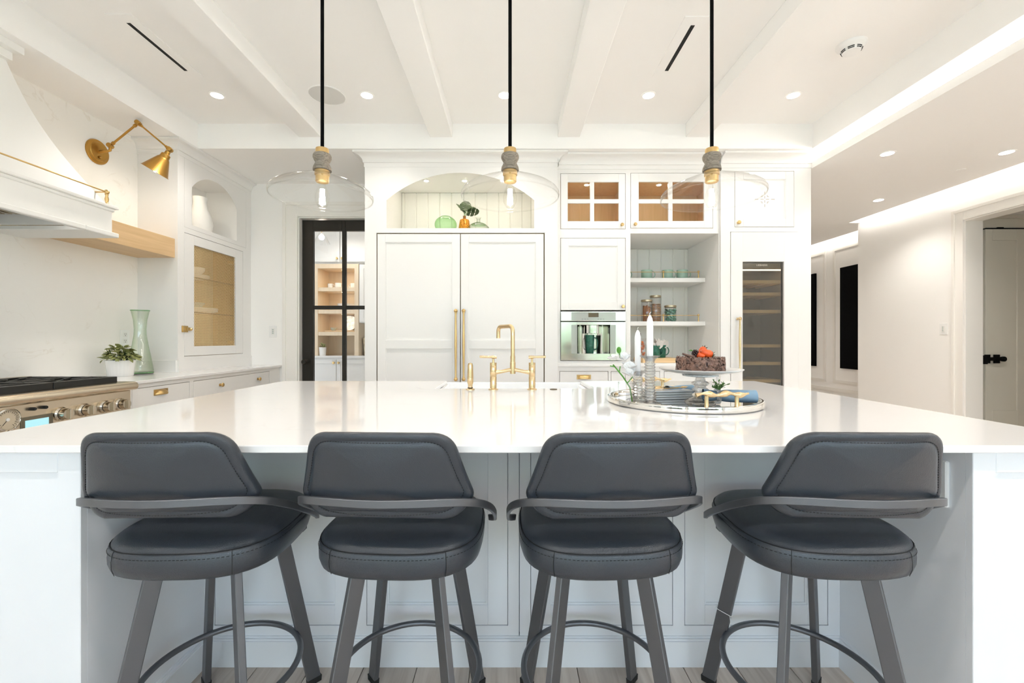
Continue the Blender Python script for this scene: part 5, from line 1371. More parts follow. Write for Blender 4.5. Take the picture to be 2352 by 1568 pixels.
    def cr(P, k=4):
        o = []
        for i in range(len(P)-1):
            p0, p1, p2, p3 = (Vector(P[max(i-1, 0)]), Vector(P[i]), Vector(P[i+1]), Vector(P[min(i+2, len(P)-1)]))
            for j in range(k):
                s = j/k; o.append(0.5*((2*p1)+(-p0+p2)*s+(2*p0-5*p1+4*p2-p3)*s*s+(-p0+3*p1-3*p2+p3)*s**3))
        o.append(Vector(P[-1])); return o
    MB().strap([p+Vector((0, 0, 0.004)) for p in cr(pts)], 0.010, 0.0195).build('arm_band', 'stoolmetal', t, 40, 0.0015)
    m = MB()
    m.box((-0.20, 0.100, 0.588), (0.20, 0.130, 0.600))
    m.build('band_bracket', 'stoolmetal', t)
    m = MB(); m.box((-0.13, -0.13, 0.575), (0.13, 0.13, 0.600)); m.lathe([(0.09, 0.55), (0.09, 0.575)], (0, 0, 0), 24); m.build('swivel_plate', 'stoolmetal', t, 30, 0.003)
    for sx in (-1, 1):
        for sy in (-1, 1):
            a = Vector((sx*0.112, sy*0.122, 0.585)); b = Vector((sx*0.190, sy*0.210, 0.012))
            r = Vector((sx, sy, 0)).normalized(); q = Vector((-r.y, r.x, 0)); vs = []
            for p in (a, b):
                for i, j in ((-1, -1), (1, -1), (1, 1), (-1, 1)): vs.append(p+r*i*0.0225+q*j*0.0095)
            g = MB().add(vs, [(0, 1, 2, 3), (7, 6, 5, 4), (0, 4, 5, 1), (1, 5, 6, 2), (2, 6, 7, 3), (3, 7, 4, 0)]).build('leg', 'stoolmetal', t, None, 0.002)
            vs = []
            for p, k in ((b+Vector((0, 0, 0.008)), 1.06), (Vector((b.x, b.y, 0.0005)), 1.0)):
                for i, j in ((-1, -1), (1, -1), (1, 1), (-1, 1)): vs.append(p+r*i*0.0225*k+q*j*0.0105*k)
            MB().add(vs, [(0, 1, 2, 3), (7, 6, 5, 4), (0, 4, 5, 1), (1, 5, 6, 2), (2, 6, 7, 3), (3, 7, 4, 0)]).build('glide', 'rubber', g)
    pts = [(0.216*math.cos(2*PI*i/64), 0.216*math.sin(2*PI*i/64), 0.212) for i in range(64)]
    MB().tube(pts, 0.0095, 10, closed=True).build('footrest_ring', 'stoolmetal', t, 60)
    return t
proto = make_stool()
SP = [(-0.890, 1.350, 1.5, 'leftmost charcoal leather bar stool, beside the left island end panel'), (-0.312, 1.350, -2.5, 'charcoal leather bar stool second from the left, in front of the faucet'),
      (0.258, 1.350, 2.5, 'charcoal leather bar stool third from the left, nearest the serving tray'), (0.898, 1.350, -1.5, 'rightmost charcoal leather bar stool with a white string on its leg')]
for i, (x, y, a, lab) in enumerate(SP):
    o = proto if i == 0 else copy_tree(proto)
    o.location = (x, y, 0); o.rotation_euler.z = math.radians(a); tag(o, lab, 'bar stool', 'bar stools along the island')
    if i == 3: last = o
lx, lz = -0.152, 0.283
m = MB(); r_ = Vector((-1, 1, 0)).normalized(); q_ = Vector((1, 1, 0)).normalized()
lp = Vector((-0.1535, 0.1688, 0.283)); pts = []
for i in range(16):
    a = 2*PI*i/16; pts.append(lp+r_*0.0255*math.copysign(abs(math.cos(a))**0.4, math.cos(a))+q_*0.0125*math.copysign(abs(math.sin(a))**0.4, math.sin(a))+Vector((0, 0, 0.006*math.cos(a))))
m.tube(pts, 0.0012, 5, closed=True); m.tube([pts[10], pts[10]+Vector((-0.004, -0.012, -0.014)), pts[10]+Vector((-0.008, -0.014, -0.024))], 0.001, 4)
s = m.build('string_tie', 'petal', None); s.location = (0, 0, 0)
me = s.data
off = Vector((sum(v[0] for v in m.v)/len(m.v), 0, 0))
xs, ys, zs = zip(*m.v); s.location = ((min(xs)+max(xs))/2, (min(ys)+max(ys))/2, min(zs)); s.parent = last

# ================================================================== PENDANTS
def make_pendant():
    t = bpy.data.objects.new('pendant_light', None); COL.objects.link(t)       # origin at the rim centre height
    MB().tube([(0, 0, 0.185), (0, 0, 1.10)], 0.0082, 10).build('cord', 'black', t, 60)
    MB().lathe([(0.0, 0.216), (0.020, 0.216), (0.029, 0.212), (0.030, 0.208), (0.030, 0.184)], (0, 0, 0), 28).build('brass_cap', 'brass', t, 35)
    MB().lathe([(0.030, 0.190), (0.038, 0.186), (0.0415, 0.178), (0.0415, 0.168), (0.037, 0.158), (0.0315, 0.148), (0.031, 0.144), (0.034, 0.137), (0.040, 0.125), (0.042, 0.113), (0.0415, 0.109), (0.03, 0.108)], (0, 0, 0), 32).build('wood_turning', 'greywood', t, 40)
    MB().lathe([(0.034, 0.109), (0.034, 0.088), (0.030, 0.084), (0.030, 0.058), (0.027, 0.055)], (0, 0, 0), 28).build('socket', 'brass', t, 35)
    prof = [(0.037, 0.112), (0.040, 0.104), (0.055, 0.092), (0.085, 0.078), (0.125, 0.062), (0.165, 0.045), (0.200, 0.028), (0.222, 0.012), (0.230, 0.0), (0.231, -0.010), (0.226, -0.018)]
    g = MB().shell(prof, (0, 0, 0), 64).build('glass_shade', 'glass', t, 80)
    MB().tube([(0.227*math.cos(2*PI*i/64), 0.227*math.sin(2*PI*i/64), -0.018) for i in range(64)], 0.0026, 8, closed=True).build('rim', 'glass', g, 80)
    b = MB().shell([(0.0135, 0.056), (0.014, 0.045), (0.020, 0.025), (0.029, 0.0), (0.032, -0.02), (0.029, -0.042), (0.018, -0.062), (0.006, -0.070), (0.0, -0.072)], (0, 0, 0), 28).build('bulb', 'pane', t, 80)
    m = MB()
    for i in range(6):
        a = 2*PI*i/6; m.tube([(0.006*math.cos(a), 0.006*math.sin(a), 0.022), (0.010*math.cos(a+0.4), 0.010*math.sin(a+0.4), -0.048)], 0.0042, 6)
    m.build('filament', 'fil', b)
    return t
pp = make_pendant()
for i, (x, lab) in enumerate(((-0.885, 'left clear glass pendant with turned grey wood, in front of the pantry door'), (-0.001, 'middle clear glass pendant hanging over the faucet'), (0.949, 'right clear glass pendant hanging before the upper glass cabinet'))):
    o = pp if i == 0 else copy_tree(pp)
    o.location = (x, 2.05, 1.916); tag(o, lab, 'pendant light', 'glass pendants over the island')
# ================================================================== TRAY AND ITS CONTENTS
TC = Vector((0.766, 1.948, ZT)); TR = 0.322; TZ = ZT+0.012
t = thing('serving_tray', 'round mirrored chrome tray with twisted gold handles on the island', 'tray', TC)
MB().lathe([(0, 0.004), (TR-0.012, 0.004), (TR-0.006, 0.0), (TR, 0.003), (TR+0.002, 0.014), (TR, 0.026), (TR-0.006, 0.029), (TR-0.014, 0.027), (TR-0.020, 0.016), (TR-0.022, 0.012)], TC, 96).build('rim', 'chrome', t, 50)
MB().lathe([(TR-0.020, 0.0115), (0, 0.0118)], TC, 64).build('mirror_base', 'mirror', t)
def twig(c, ang, label=None):
    m = MB(); P = []; R = []
    ax = Vector((math.cos(ang), math.sin(ang), 0))
    for i in range(25):
        s = -1+2*i/24
        P.append(Vector(c)+ax*s*0.105+Vector((0, 0, 0.050+0.004*math.sin(s*7)))); R.append((0.0095+0.004*math.sin(s*11+0.6))*(1-0.35*abs(s)**4))
    m.tube(P, R, 10)
    for s in (-0.6, 0.55):
        b = Vector(c)+ax*s*0.105
        m.lathe([(0.009, 0.0), (0.0075, 0.006), (0.0075, 0.045)], b, 14)
    o = m.build('handle', 'champ', t, 60); return o
twig((TC.x+0.035, TC.y-TR+0.018, ZT+0.024), 0.10); twig((TC.x-0.035, TC.y+TR-0.018, ZT+0.024), 0.10)

def candlestick(c, h, ch, label, lab2, r=0.0185):
    t = thing('candlestick', label, 'candlestick', c, 'crystal candlesticks on the tray')
    n = 20; rings = max(6, int((h-0.045)/0.0115)); vs = []; fs = []; prof = [(0.0, 0.0), (0.052, 0.0), (0.053, 0.004), (0.046, 0.010), (0.030, 0.016), (r*0.92, 0.022)]
    z = 0.022; dz = (h-0.050)/rings
    for i in range(rings): prof += [(r*1.14, z+dz*0.35), (r*1.14, z+dz*0.65), (r*0.94, z+dz)]; z += dz
    prof += [(r*0.95, h-0.024), (r*1.15, h-0.014), (0.034, h-0.005), (0.041, h-0.001), (0.040, h), (r*0.85, h-0.004), (r*0.78, h-0.022), (0, h-0.022)]
    MB().lathe(prof, c, n).build('stem', 'crystal', t, 12)
    cz = c[2]+h-0.0215
    k = thing('taper_candle', lab2, 'candle', (c[0], c[1], cz), 'white candles on the tray')
    MB().lathe([(0, 0), (0.0128, 0), (0.0132, ch-0.035), (0.0128, ch-0.028), (0.0095, ch-0.012), (0.004, ch), (0, ch+0.002)], (c[0], c[1], cz), 20).build('wax_body', 'wax', k, 50)
    MB().tube([(c[0], c[1], cz+ch), (c[0]-0.001, c[1], cz+ch+0.008), (c[0]+0.004, c[1], cz+ch+0.014)], 0.0016, 6).build('wick', 'paper', k)
candlestick((0.567, 1.768, TZ), 0.203, 0.185, 'taller crystal candlestick at the front of the tray', 'taller white taper candle')
candlestick((0.552, 1.885, TZ), 0.135, 0.195, 'shorter crystal candlestick at the left of the tray', 'shorter white taper candle at the left')

# flower glass
c = Vector((0.486, 1.815, TZ))
t = thing('flower_tumbler', 'small clear tumbler at the left rim of the tray holding white blossoms', 'glass', c)
MB().shell([(0, 0.008), (0.034, 0.008), (0.037, 0.09)], c, 28).build('glass', 'waterg', t, 60)
MB().lathe([(0, 0), (0.033, 0), (0.034, 0.008), (0, 0.008)], c, 28).build('base', 'crystal', t, 40)
MB().tube([(c.x+0.037*math.cos(2*PI*i/32), c.y+0.037*math.sin(2*PI*i/32), c.z+0.09) for i in range(32)], 0.0014, 6, closed=True).build('rim', 'waterg', t, 60)
MB().lathe([(0.0345, 0.0), (0, 0.0005)], (c.x, c.y, c.z+0.042), 28).build('water', 'waterg', t)
f_ = thing('white_flower', 'white blossoms with a green budded stem in the tumbler', 'flower', c+Vector((0, 0, 0.012)))
m = MB(); m.tube([c+Vector((0.022, 0, 0.012)), c+Vector((0.01, -0.01, 0.07)), c+Vector((-0.02, -0.015, 0.115)), c+Vector((-0.06, -0.01, 0.165))], 0.003, 7)
for p, q in (((-0.035, -0.013, 0.133), (-0.030, -0.01, 0.158)), ((0.0, -0.012, 0.09), (0.022, -0.01, 0.115)), ((-0.05, -0.01, 0.155), (-0.072, -0.01, 0.160))):
    m.tube([c+Vector(p), c+Vector(q)], 0.0022, 6)
m.build('stem', 'stem', f_, 60)
pet = leaf_mesh('petal', 0.038, 0.019, 'petal', 0.5, -0.3)
for cx_, cz_, n in ((-0.045, 0.185, 8), (-0.015, 0.180, 8), (0.004, 0.145, 9), (0.012, 0.118, 8)):
    for i in range(n):
        o = piece('petal', pet, f_, (cx_+random.uniform(-.006, .006), -0.008+random.uniform(-.006, .006), cz_-0.012)); o.rotation_euler = (random.uniform(-0.2, 0.9), random.uniform(-.5, .5), 2*PI*i/n)
b = MB(); b.ball(c+Vector((-0.036, -0.012, 0.225)), 0.010, 10, 8, (1, 1, 1.4)); b.tube([c+Vector((-0.03, -0.012, 0.19)), c+Vector((-0.036, -0.012, 0.22))], 0.002, 6); b.build('bud', 'stem', f_, 60)

# square plates with gold forks
pc = Vector((0.722, 2.035, TZ))
for i in range(4):
    m = MB(); a = 0.088
    def ringz(k, z): return [(-a*k, -a*k, z), (a*k, -a*k, z), (a*k, a*k, z), (-a*k, a*k, z)]
    vs = ringz(0.95, 0)+ringz(1.0, 0.0015)+ringz(1.0, 0.0098)+ringz(0.82, 0.0055)
    fs = [(3, 2, 1, 0)]+[(j*4+k, j*4+(k+1) % 4, j*4+4+(k+1) % 4, j*4+4+k) for j in range(3) for k in range(4)]+[(12, 13, 14, 15)]
    m.add(vs, fs).xf(Matrix.Translation(pc+Vector((0, 0, i*0.0105))) @ Matrix.Rotation(math.radians(9), 4, 'Z'))
    tag(m.build('square_plate', 'white', None, None, 0.0015), ['lowest', 'second lowest', 'second highest', 'topmost'][i]+' white square dessert plate of the stack on the tray', 'plate', 'square plates on the tray')
pz = TZ+3*0.0105+0.0095
for k, (x, y, a) in enumerate(((0.69, 2.03, 0.35), (0.74, 2.06, -0.2), (0.72, 2.00, 0.1))):
    m = MB()
    m.tube([(-0.02, 0, 0.004), (0.02, 0, 0.006), (0.055, 0, 0.007)], [0.0022, 0.0022, 0.003], 7)
    m.ball((0.075, 0, 0.008), 0.011, 10, 6, (1.9, 0.8, 0.22))
    for q in range(4): m.tube([(-0.02, 0.002*(q-1.5), 0.004), (-0.032, 0.0042*(q-1.5), 0.007), (-0.058, 0.0042*(q-1.5), 0.005)], 0.0015, 5)
    m.xf(Matrix.Translation((x, y, pz-0.001)) @ Matrix.Rotation(a, 4, 'Z'))
    tag(m.build('dessert_fork', 'brass', None, 60), ['gold dessert fork lying nearest the candlesticks', 'gold dessert fork lying farthest back on the plates', 'gold dessert fork at the front of the plates'][k], 'fork', 'gold forks on the plates')

# cake stand, cake, berries
c = Vector((0.815, 1.868, TZ)); ph = 0.125
t = thing('cake_stand', 'clear pressed-glass cake stand on the tray', 'cake stand', c)
MB().lathe([(0, 0), (0.062, 0), (0.063, 0.004), (0.05, 0.014), (0.028, 0.024), (0.02, 0.03), (0.022, 0.04), (0.033, 0.05), (0.034, 0.056), (0.024, 0.064), (0.022, 0.07), (0.035, 0.078), (0.036, 0.084), (0.022, 0.092), (0.018, 0.105), (0.024, 0.112), (0, 0.113)], c, 32).build('pedestal', 'crystal', t, 30)
MB().lathe([(0.03, 0.108), (0.070, 0.113), (0.072, 0.121), (0.03, 0.122)], c, 48, flute=0.02, nf=24).build('collar', pm('frosted_glass', (0.80, 0.83, 0.85), 0.25), t, 40)
MB().lathe([(0, ph-0.003), (0.06, ph-0.003), (0.11, ph+0.001), (0.150, ph+0.010), (0.167, ph+0.017), (0.168, ph+0.020), (0.150, ph+0.0145), (0.11, ph+0.0065), (0, ph+0.003)], c, 64).build('plate', pm('pressed_glass_plate', (0.80, 0.79, 0.78), 0.12), t, 60)
cz = c.z+ph+0.0045; cr_ = 0.094; chh = 0.062
k = thing('chocolate_cake', 'small round cake covered in chocolate shavings on the glass stand', 'cake', (c.x, c.y, cz))
MB().lathe([(0, 0), (cr_, 0), (cr_, chh-0.004), (cr_-0.004, chh), (0, chh)], (c.x, c.y, cz), 40).build('cake_body', 'choc', k, 40)
m = MB()
def curl(m, M4, L, w):
    vs = []; fs = []; n = 4
    for i in range(n+1):
        s = i/n; a = (s-0.5)*2.2; r = L*0.5
        vs += [(r*math.sin(a), -w, r*(math.cos(a)-0.6)), (r*math.sin(a), w, r*(math.cos(a)-0.6))]
    for i in range(n): fs.append((i*2, i*2+1, i*2+3, i*2+2))
    m.add([tuple(M4 @ Vector(v)) for v in vs], fs)
for i in range(820):
    a = random.uniform(0, 2*PI); z = random.uniform(0.004, chh-0.002); L = random.uniform(0.012, 0.026); w = random.uniform(0.0024, 0.0048)
    M4 = Matrix.Translation((c.x+cr_*math.cos(a), c.y+cr_*math.sin(a), cz+z)) @ Matrix.Rotation(a, 4, 'Z') @ Matrix.Rotation(PI/2+random.uniform(-.5, .5), 4, 'Y') @ Matrix.Rotation(random.uniform(0, 6.3), 4, 'Z')
    curl(m, M4, L, w)
for i in range(330):
    a = random.uniform(0, 2*PI); r = math.sqrt(random.random())*cr_; L = random.uniform(0.008, 0.02)
    M4 = Matrix.Translation((c.x+r*math.cos(a), c.y+r*math.sin(a), cz+chh)) @ Matrix.Rotation(random.uniform(0, 6.3), 4, 'Z') @ Matrix.Rotation(random.uniform(-.7, .7), 4, 'Y')
    curl(m, M4, L, random.uniform(0.002, 0.004))
o = m.build('chocolate_shavings', 'choc2', k, fixn=False); o['kind'] = 'stuff'
zt = cz+chh
def strawberry(p, ang, til, L, label):
    t = thing('strawberry', label, 'strawberry', p, 'strawberries on the cake')
    R4 = Matrix.Translation(p) @ Matrix.Rotation(ang, 4, 'Z') @ Matrix.Rotation(til, 4, 'Y')
    MB().lathe([(0, -L*0.5), (L*0.15, -L*0.45), (L*0.30, -L*0.1), (L*0.36, L*0.2), (L*0.30, L*0.42), (0.0, L*0.5)], (0, 0, 0), 16).xf(R4).build('fruit', 'straw', t, 60)
    m = MB()
    for i in range(7):
        a = 2*PI*i/7; v = [(0, 0, L*0.49), (L*0.2*math.cos(a-0.35), L*0.2*math.sin(a-0.35), L*0.5), (L*0.42*math.cos(a), L*0.42*math.sin(a), L*0.58), (L*0.2*math.cos(a+0.35), L*0.2*math.sin(a+0.35), L*0.5)]
        m.add(v, [(0, 1, 2, 3)])
    m.xf(R4).build('leaf_cap', 'dleaf', t)
strawberry(Vector((c.x+0.012, c.y-0.03, zt+0.020)), 0.0, 1.95, 0.052, 'large strawberry on top of the cake, leaf cap to the right')
strawberry(Vector((c.x-0.012, c.y-0.034, zt+0.010)), 2.6, 1.4, 0.034, 'small strawberry half tucked below the large one')
strawberry(Vector((c.x+0.012, c.y+0.012, zt+0.028)), 0.5, 1.0, 0.042, 'strawberry at the back of the cake top')
t = thing('blackberry', 'dark blackberry at the left of the strawberries on the cake', 'berry', (c.x-0.03, c.y-0.02, zt))
m = MB(); bc = Vector((c.x-0.030, c.y-0.022, zt+0.018))
for i in range(40):
    y = 1-2*(i+0.5)/40; r = math.sqrt(1-y*y); a = i*2.4
    m.ball(bc+Vector((r*math.cos(a)*0.012, r*math.sin(a)*0.012, y*0.014)), 0.0042, 7, 5)
m.build('drupelets', 'berry', t, 60)
m = MB()
for i in range(5):
    a = 2*PI*i/5+0.3; m.add([bc+Vector((-0.010, 0, 0.010)), bc+Vector((-0.014+0.006*math.cos(a), 0.008*math.sin(a), 0.016)), bc+Vector((-0.018+0.012*math.cos(a), 0.012*math.sin(a), 0.018+0.006*math.cos(a)))], [(0, 1, 2)])
m.build('leaf_cap', 'stem', t)
m = MB().tube([(c.x-0.085, c.y-0.02, zt+0.018), (c.x-0.06, c.y-0.025, zt+0.008), (c.x-0.035, c.y-0.03, zt+0.006)], [0.004, 0.006, 0.004], 8)
tag(m.build('chocolate_curl', 'choc2', None, 50), 'single large chocolate curl resting at the left of the cake top', 'chocolate')

# rolled napkin with crystal ring and greenery
def spiral_roll(c, ax, L, R, turns=2.6):
    ax = Vector(ax).normalized(); u = Vector((0, 0, 1)); v = ax.cross(u).normalized(); n = 60; vs = []; fs = []
    for j in range(13):
        s = -1+2*j/12; fl = 1.0+0.10*math.sin(3*s+1)+0.22*abs(s)**2.5-0.16*math.exp(-((s+0.45)/0.18)**2)
        for i in range(n+1):
            a = turns*2*PI*i/n; r = R*(0.28+0.72*i/n)*fl
            vs.append(Vector(c)+ax*s*L/2+(v*math.cos(a)+u*math.sin(a)*0.82)*r)
    for j in range(12):
        for i in range(n): fs.append((j*(n+1)+i, j*(n+1)+i+1, (j+1)*(n+1)+i+1, (j+1)*(n+1)+i))
    return MB().add(vs, fs)
nc = Vector((0.905, 1.80, TZ+0.034)); nd = (0.96, -0.20, 0)
m = spiral_roll(nc, nd, 0.20, 0.034)
tag(m.build('rolled_napkin', 'napkin', None, 70, fixn=False), 'dusty blue linen napkin rolled in a crystal ring on the tray', 'napkin', 'blue napkins on the tray')
m = spiral_roll((0.80, 2.055, TZ+0.032), (0.9, 0.3, 0), 0.14, 0.026)
tag(m.build('rolled_napkin', 'napkin', None, 70, fixn=False), 'second blue napkin half hidden behind the cake stand pedestal', 'napkin', 'blue napkins on the tray')
rc = nc+Vector(nd).normalized()*(-0.045)
axn = Vector(nd).normalized(); vv = axn.cross(Vector((0, 0, 1)))
m = MB()
for q in range(3):
    for i in range(22):
        a = 2*PI*(i+0.5*q)/22; m.ball(rc+axn*(q-1)*0.006+(vv*math.cos(a)+Vector((0, 0, 1))*math.sin(a)*0.85)*0.033, 0.0042, 7, 5)
tag(m.build('napkin_ring', 'crystal', None, 30), 'beaded crystal napkin ring round the blue napkin', 'napkin ring')
m = MB(); g0 = nc+Vector((-0.045, -0.005, 0.028))
for i in range(16):
    a = random.uniform(-0.9, 0.9)+ (PI if i % 2 else 0)*0.0; d = Vector((random.uniform(-0.9, 0.7), random.uniform(-.4, .4), random.uniform(0.15, 0.9))).normalized(); L = random.uniform(0.025, 0.05)
    m.tube([g0, g0+d*L*0.6+Vector((0, 0, 0.004)), g0+d*L], 0.0012, 4)
    for q in range(7):
        p = g0+d*L*(0.3+0.1*q); e = Vector((random.uniform(-1, 1), random.uniform(-1, 1), random.uniform(-.3, 1))).normalized()*0.011; w_ = e.cross(d).normalized()*0.003
        m.add([p, p+e*0.5+w_, p+e, p+e*0.5-w_], [(0, 1, 2, 3)])
tag(m.build('greenery_sprig', pm('sprig_green', (0.12, 0.24, 0.06), 0.5), None), 'sprig of greenery tucked into the napkin ring', 'sprig')

# ================================================================== THINGS ON THE SHELVES
zs_ = 1.837
for x, lab in ((1.150, 'mint green mug at the far left of the top shelf, cut off by the cabinet'), (1.385, 'mint green mug second from the left on the top shelf'), (1.595, 'mint green mug third from the left, behind the middle rail post'), (1.745, 'rightmost mint green mug on the top shelf')):
    mug('mint_mug', (x, 4.42, zs_), 0.054, 0.098, 'mint', lab, 'mug', 'mint mugs on the top shelf', -0.25, hd=0.028)
zs_ = 1.410
def jar(x, y, r, h, kind, label):
    t = thing('glass_jar', label, 'jar', (x, y, zs_), 'glass jars on the middle shelf'); c = (x, y, zs_)
    MB().lathe([(0, 0.0), (r*0.95, 0.0), (r, 0.006), (r, h-0.03), (r*0.9, h-0.022), (r*0.9, h-0.018)], c, 32).build('glass_body', 'waterg', t, 50)
    MB().lathe([(r*0.98, h-0.022), (r*1.04, h-0.020), (r*1.04, h-0.002), (r*1.0, h), (0, h)], c, 32).build('lid', pm('jar_lid', (0.50, 0.42, 0.29), 0.35, 0.9) if 'jar_lid' not in bpy.data.materials else bpy.data.materials['jar_lid'], t, 40)
    m = MB()
    if kind == 'cinnamon':
        for i in range(16):
            a = i*2.4; q = r*0.72*math.sqrt((i+0.5)/16); L = random.uniform(0.6, 0.78)*h
            m.tube([(x+q*math.cos(a), y+q*math.sin(a), zs_+0.006), (x+q*0.9*math.cos(a+.3), y+q*0.9*math.sin(a+.3), zs_+L)], 0.008, 7)
        m.build('cinnamon_sticks', 'cinn', t, 50)
    elif kind == 'cookies':
        for q in range(2):
            for i in range(11): m.ball((x+(q-0.5)*r*0.9, y-r*0.25+random.uniform(-.004, .004), zs_+0.016+i*0.0165), r*0.5, 12, 7, (1.0, 1.0, 0.24))
        m.build('cookies', 'cookie', t, 60)
    else:
        for i in range(110):
            a = random.uniform(0, 2*PI); q = r*0.82*math.sqrt(random.random()); m.ball((x+q*math.cos(a), y+q*math.sin(a), zs_+random.uniform(0.012, h*0.74)), random.uniform(0.010, 0.014), 8, 5, (1.2, 0.8, 0.7))
        o = m.build('wrapped_mints', 'mints', t, 60)
jar(1.385, 4.42, 0.054, 0.225, 'cinnamon', 'medium glass jar of cinnamon sticks on the middle shelf')
jar(1.488, 4.46, 0.054, 0.272, 'cookies', 'tallest glass jar of cookies on the middle shelf')
jar(1.625, 4.42, 0.056, 0.168, 'mints', 'short glass jar of wrapped green mints on the middle shelf')
zn = 1.014
tag(boxes('bamboo_board', 'board', None, [((1.235, 4.06, zn+0.001), (1.60, 4.36, zn+0.042))], 0.003), 'bamboo board under the green mugs on the lowest shelf', 'board')
zb_ = zn+0.0425
mug('green_mug', (1.395, 4.20, zb_), 0.050, 0.118, 'green', 'front dark green mug on the bamboo board', 'mug', 'dark green mugs', 0.15, 0.9, 0.038)
mug('green_mug', (1.480, 4.28, zb_), 0.050, 0.122, 'green', 'dark green mug half hidden behind the other on the bamboo board', 'mug', 'dark green mugs', 0.15, 0.9, 0.038)
mug('green_mug', (0.742, YC+0.062, NZ0), 0.043, 0.172, 'green', 'tall dark green mug standing in the coffee machine', 'mug', 'dark green mugs', 0.0, 0.82, 0.036)
def tissue(c, r, h, label):
    m = MB(); n = 22; vs = [c]; fs = []
    for j in range(1, 5):
        for i in range(n):
            a = 2*PI*i/n; q = r*j/4*(1+0.22*math.sin(a*3+j)+0.12*math.sin(a*7+1.7*j)); z = h*(j/4)**0.8*(0.65+0.45*math.sin(a*2+1)+0.22*math.sin(a*5+j))
            vs.append((c[0]+q*math.cos(a), c[1]+q*math.sin(a), c[2]+max(0, z)))
    for i in range(n): fs.append((0, 1+i, 1+(i+1) % n))
    for j in range(3):
        for i in range(n): fs.append((1+j*n+i, 1+(j+1)*n+i, 1+(j+1)*n+(i+1) % n, 1+j*n+(i+1) % n))
    m.add(vs, fs)
    return tag(m.build('tissue_paper', 'paper', None, 80, fixn=False), label, 'paper', 'crumpled tissue paper in the mugs')
tissue((1.400, 4.20, zb_+0.085), 0.062, 0.09, 'crumpled white tissue paper spilling from the front green mug')
tissue((1.482, 4.28, zb_+0.09), 0.06, 0.08, 'crumpled white tissue paper spilling from the rear green mug')
t = thing('candy_bag', 'clear bag of sweets with a dark stick standing left of the green mugs', 'bag', (1.285, 4.22, zb_))
MB().lathe([(0, 0), (0.036, 0.0), (0.042, 0.05), (0.034, 0.12), (0.016, 0.145), (0.034, 0.185), (0.028, 0.187)], (1.285, 4.22, zb_), 16, flute=0.10, nf=5).build('wrapper', thin_glass('cellophane', (0.93, 0.92, 0.91), 2.2), t, 70)
m = MB()
for i in range(14): m.ball((1.285+random.uniform(-.018, .018), 4.22+random.uniform(-.018, .018), zb_+0.014+i*0.0105), 0.011, 8, 6)
m.build('sweets', pm('orange_sweets', (0.62, 0.16, 0.04), 0.3, noise=0.5, nscale=60), t, 60)
m = MB().tube([(1.262, 4.225, zb_+0.05), (1.262, 4.225, zb_+0.235)], 0.0045, 8); m.build('stick', 'choc', t)
m = MB().lathe([(0, 0), (0.01, 0.0), (0.03, 0.02), (0.034, 0.05), (0.02, 0.075), (0, 0.078)], (1.40, 4.30, zb_+0.14), 16)
# niche ornaments above the refrigerator
zo = 2.241
t = thing('glass_bowl', 'round green glass bowl vase in the niche above the refrigerator', 'vase', (-0.615, 4.15, zo))
gb = []
for i in range(19):
    a = -PI/2+PI*i/18*0.86; gb.append((0.105*math.cos(a), 0.083+0.083*math.sin(a)))
MB().shell(gb, (-0.615, 4.15, zo), 40).build('body', 'greenglass', t, 80)
r, z = gb[-1]
MB().tube([(-0.615+r*math.cos(2*PI*i/40), 4.15+r*math.sin(2*PI*i/40), zo+z) for i in range(40)], 0.0022, 7, closed=True).build('rim', 'greenrim', t, 60)
t = thing('amber_bottle', 'amber mosaic bottle with a monstera leaf sprig in the niche', 'bottle', (-0.435, 4.14, zo))
MB().lathe([(0, 0), (0.060, 0), (0.062, 0.006), (0.046, 0.118), (0.040, 0.128), (0.016, 0.133)], (-0.435, 4.14, zo), 32).build('body', 'amber', t, 45)
MB().lathe([(0.014, 0.130), (0.0135, 0.16), (0.015, 0.164), (0.010, 0.164), (0.010, 0.14)], (-0.435, 4.14, zo), 20).build('neck', pm('amber_neck', (0.28, 0.12, 0.02), 0.1, 0.3), t, 45)
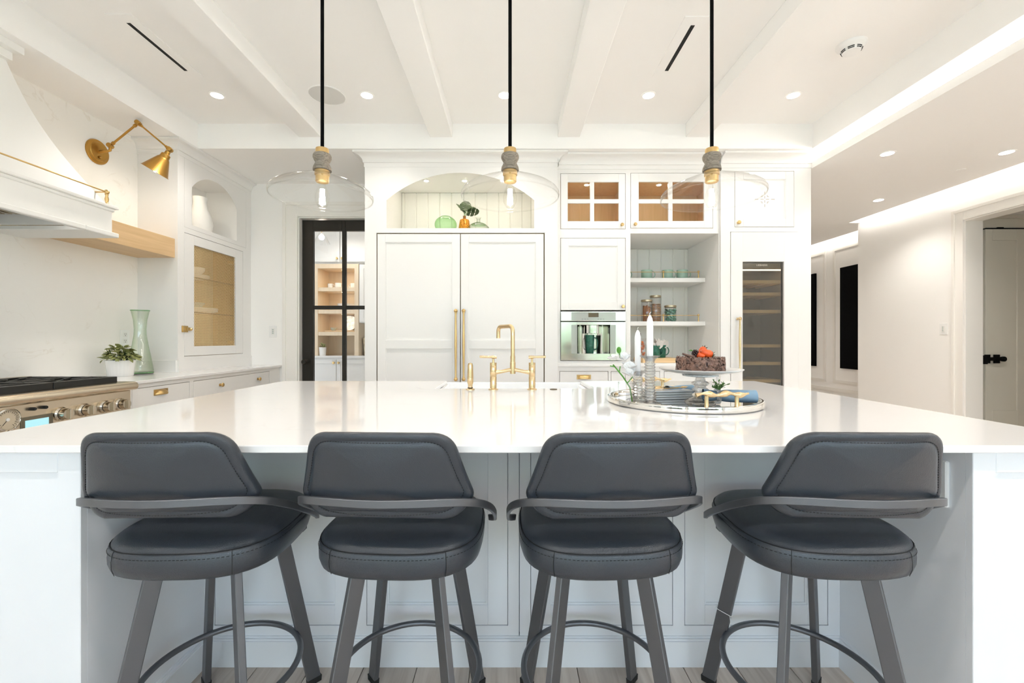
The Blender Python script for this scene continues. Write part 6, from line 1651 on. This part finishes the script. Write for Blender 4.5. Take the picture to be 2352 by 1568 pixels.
def monstera(name, L, Wd):
    n = 14; vs = []; fs = []; m = MB()
    w = lambda s: Wd*(math.sin(PI*min(1, max(0.0, s*0.80+0.20)))**0.6)
    for side in (-1, 1):
        for k in range(3):                                 # three broad lobes a side, parted by narrow slits
            s0 = -0.10+k*0.36; s1 = s0+0.34
            p = [(0, max(0, s0+0.06)*L, 0)]
            for q in range(5):
                u = s0+(s1-s0)*q/4; p.append((side*w(max(0.0, u))*(0.98 if 0 < q < 4 else 0.86), (u+0.05)*L, 0.10*L*w(max(0.0, u))/Wd*(0.6+0.1*q)-0.03*L))
            p += [(side*Wd*0.30, (s1+0.03)*L, 0.05*L), (0, min(1.0, s1+0.07)*L, 0)]
            m.add(p, [list(range(len(p)))])
    m.tube([(0, -0.25*L, -0.05*L), (0, 0, 0), (0, L, 0)], 0.0022, 5)
    return m.mesh(name, 'dleaf', 60)
ml = monstera('monstera_leaf', 0.115, 0.060)
fo_ = thing('monstera_sprig', 'dark green monstera leaves standing in the amber bottle', 'foliage', (-0.435, 4.14, zo+0.165))
for loc, rot in (((-0.005, 0.0, 0.035), (0.85, 0.0, 1.15)), ((0.01, -0.01, 0.045), (0.5, 0.5, -0.7)), ((0.03, -0.01, 0.03), (0.15, -0.5, -1.25)), ((0.0, 0.01, 0.05), (1.2, 0.2, 0.1))):
    o = piece('leaf', ml, fo_, loc); o.rotation_euler = rot
m = MB()
for e in ((-0.005, 0, 0.035), (0.01, -0.01, 0.045), (0.03, -0.01, 0.03)): m.tube([(-0.435, 4.14, zo+0.15), (-0.435+e[0]*0.6, 4.14+e[1], zo+0.18), (-0.435+e[0], 4.14+e[1], zo+0.165+e[2])], 0.002, 5)
m.build('stems', 'stem', fo_)
t = thing('flask_vase', 'low clear glass flask with a green band right of the amber bottle', 'vase', (-0.300, 4.10, zo))
pf = [(0.088, 0.0), (0.105, 0.022), (0.100, 0.045), (0.075, 0.068), (0.045, 0.083), (0.024, 0.090), (0.018, 0.098), (0.0165, 0.118), (0.020, 0.13), (0.028, 0.137)]
MB().shell(pf, (-0.300, 4.10, zo), 40).build('body', thin_glass('flask_glass', (0.93, 0.95, 0.92), 1.2, (0.40, 0.48, 0.36)), t, 80)
MB().shell([(0.074, 0.070), (0.050, 0.0825), (0.040, 0.086)], (-0.300, 4.10, zo), 40).build('band', 'greenglass', t, 80)
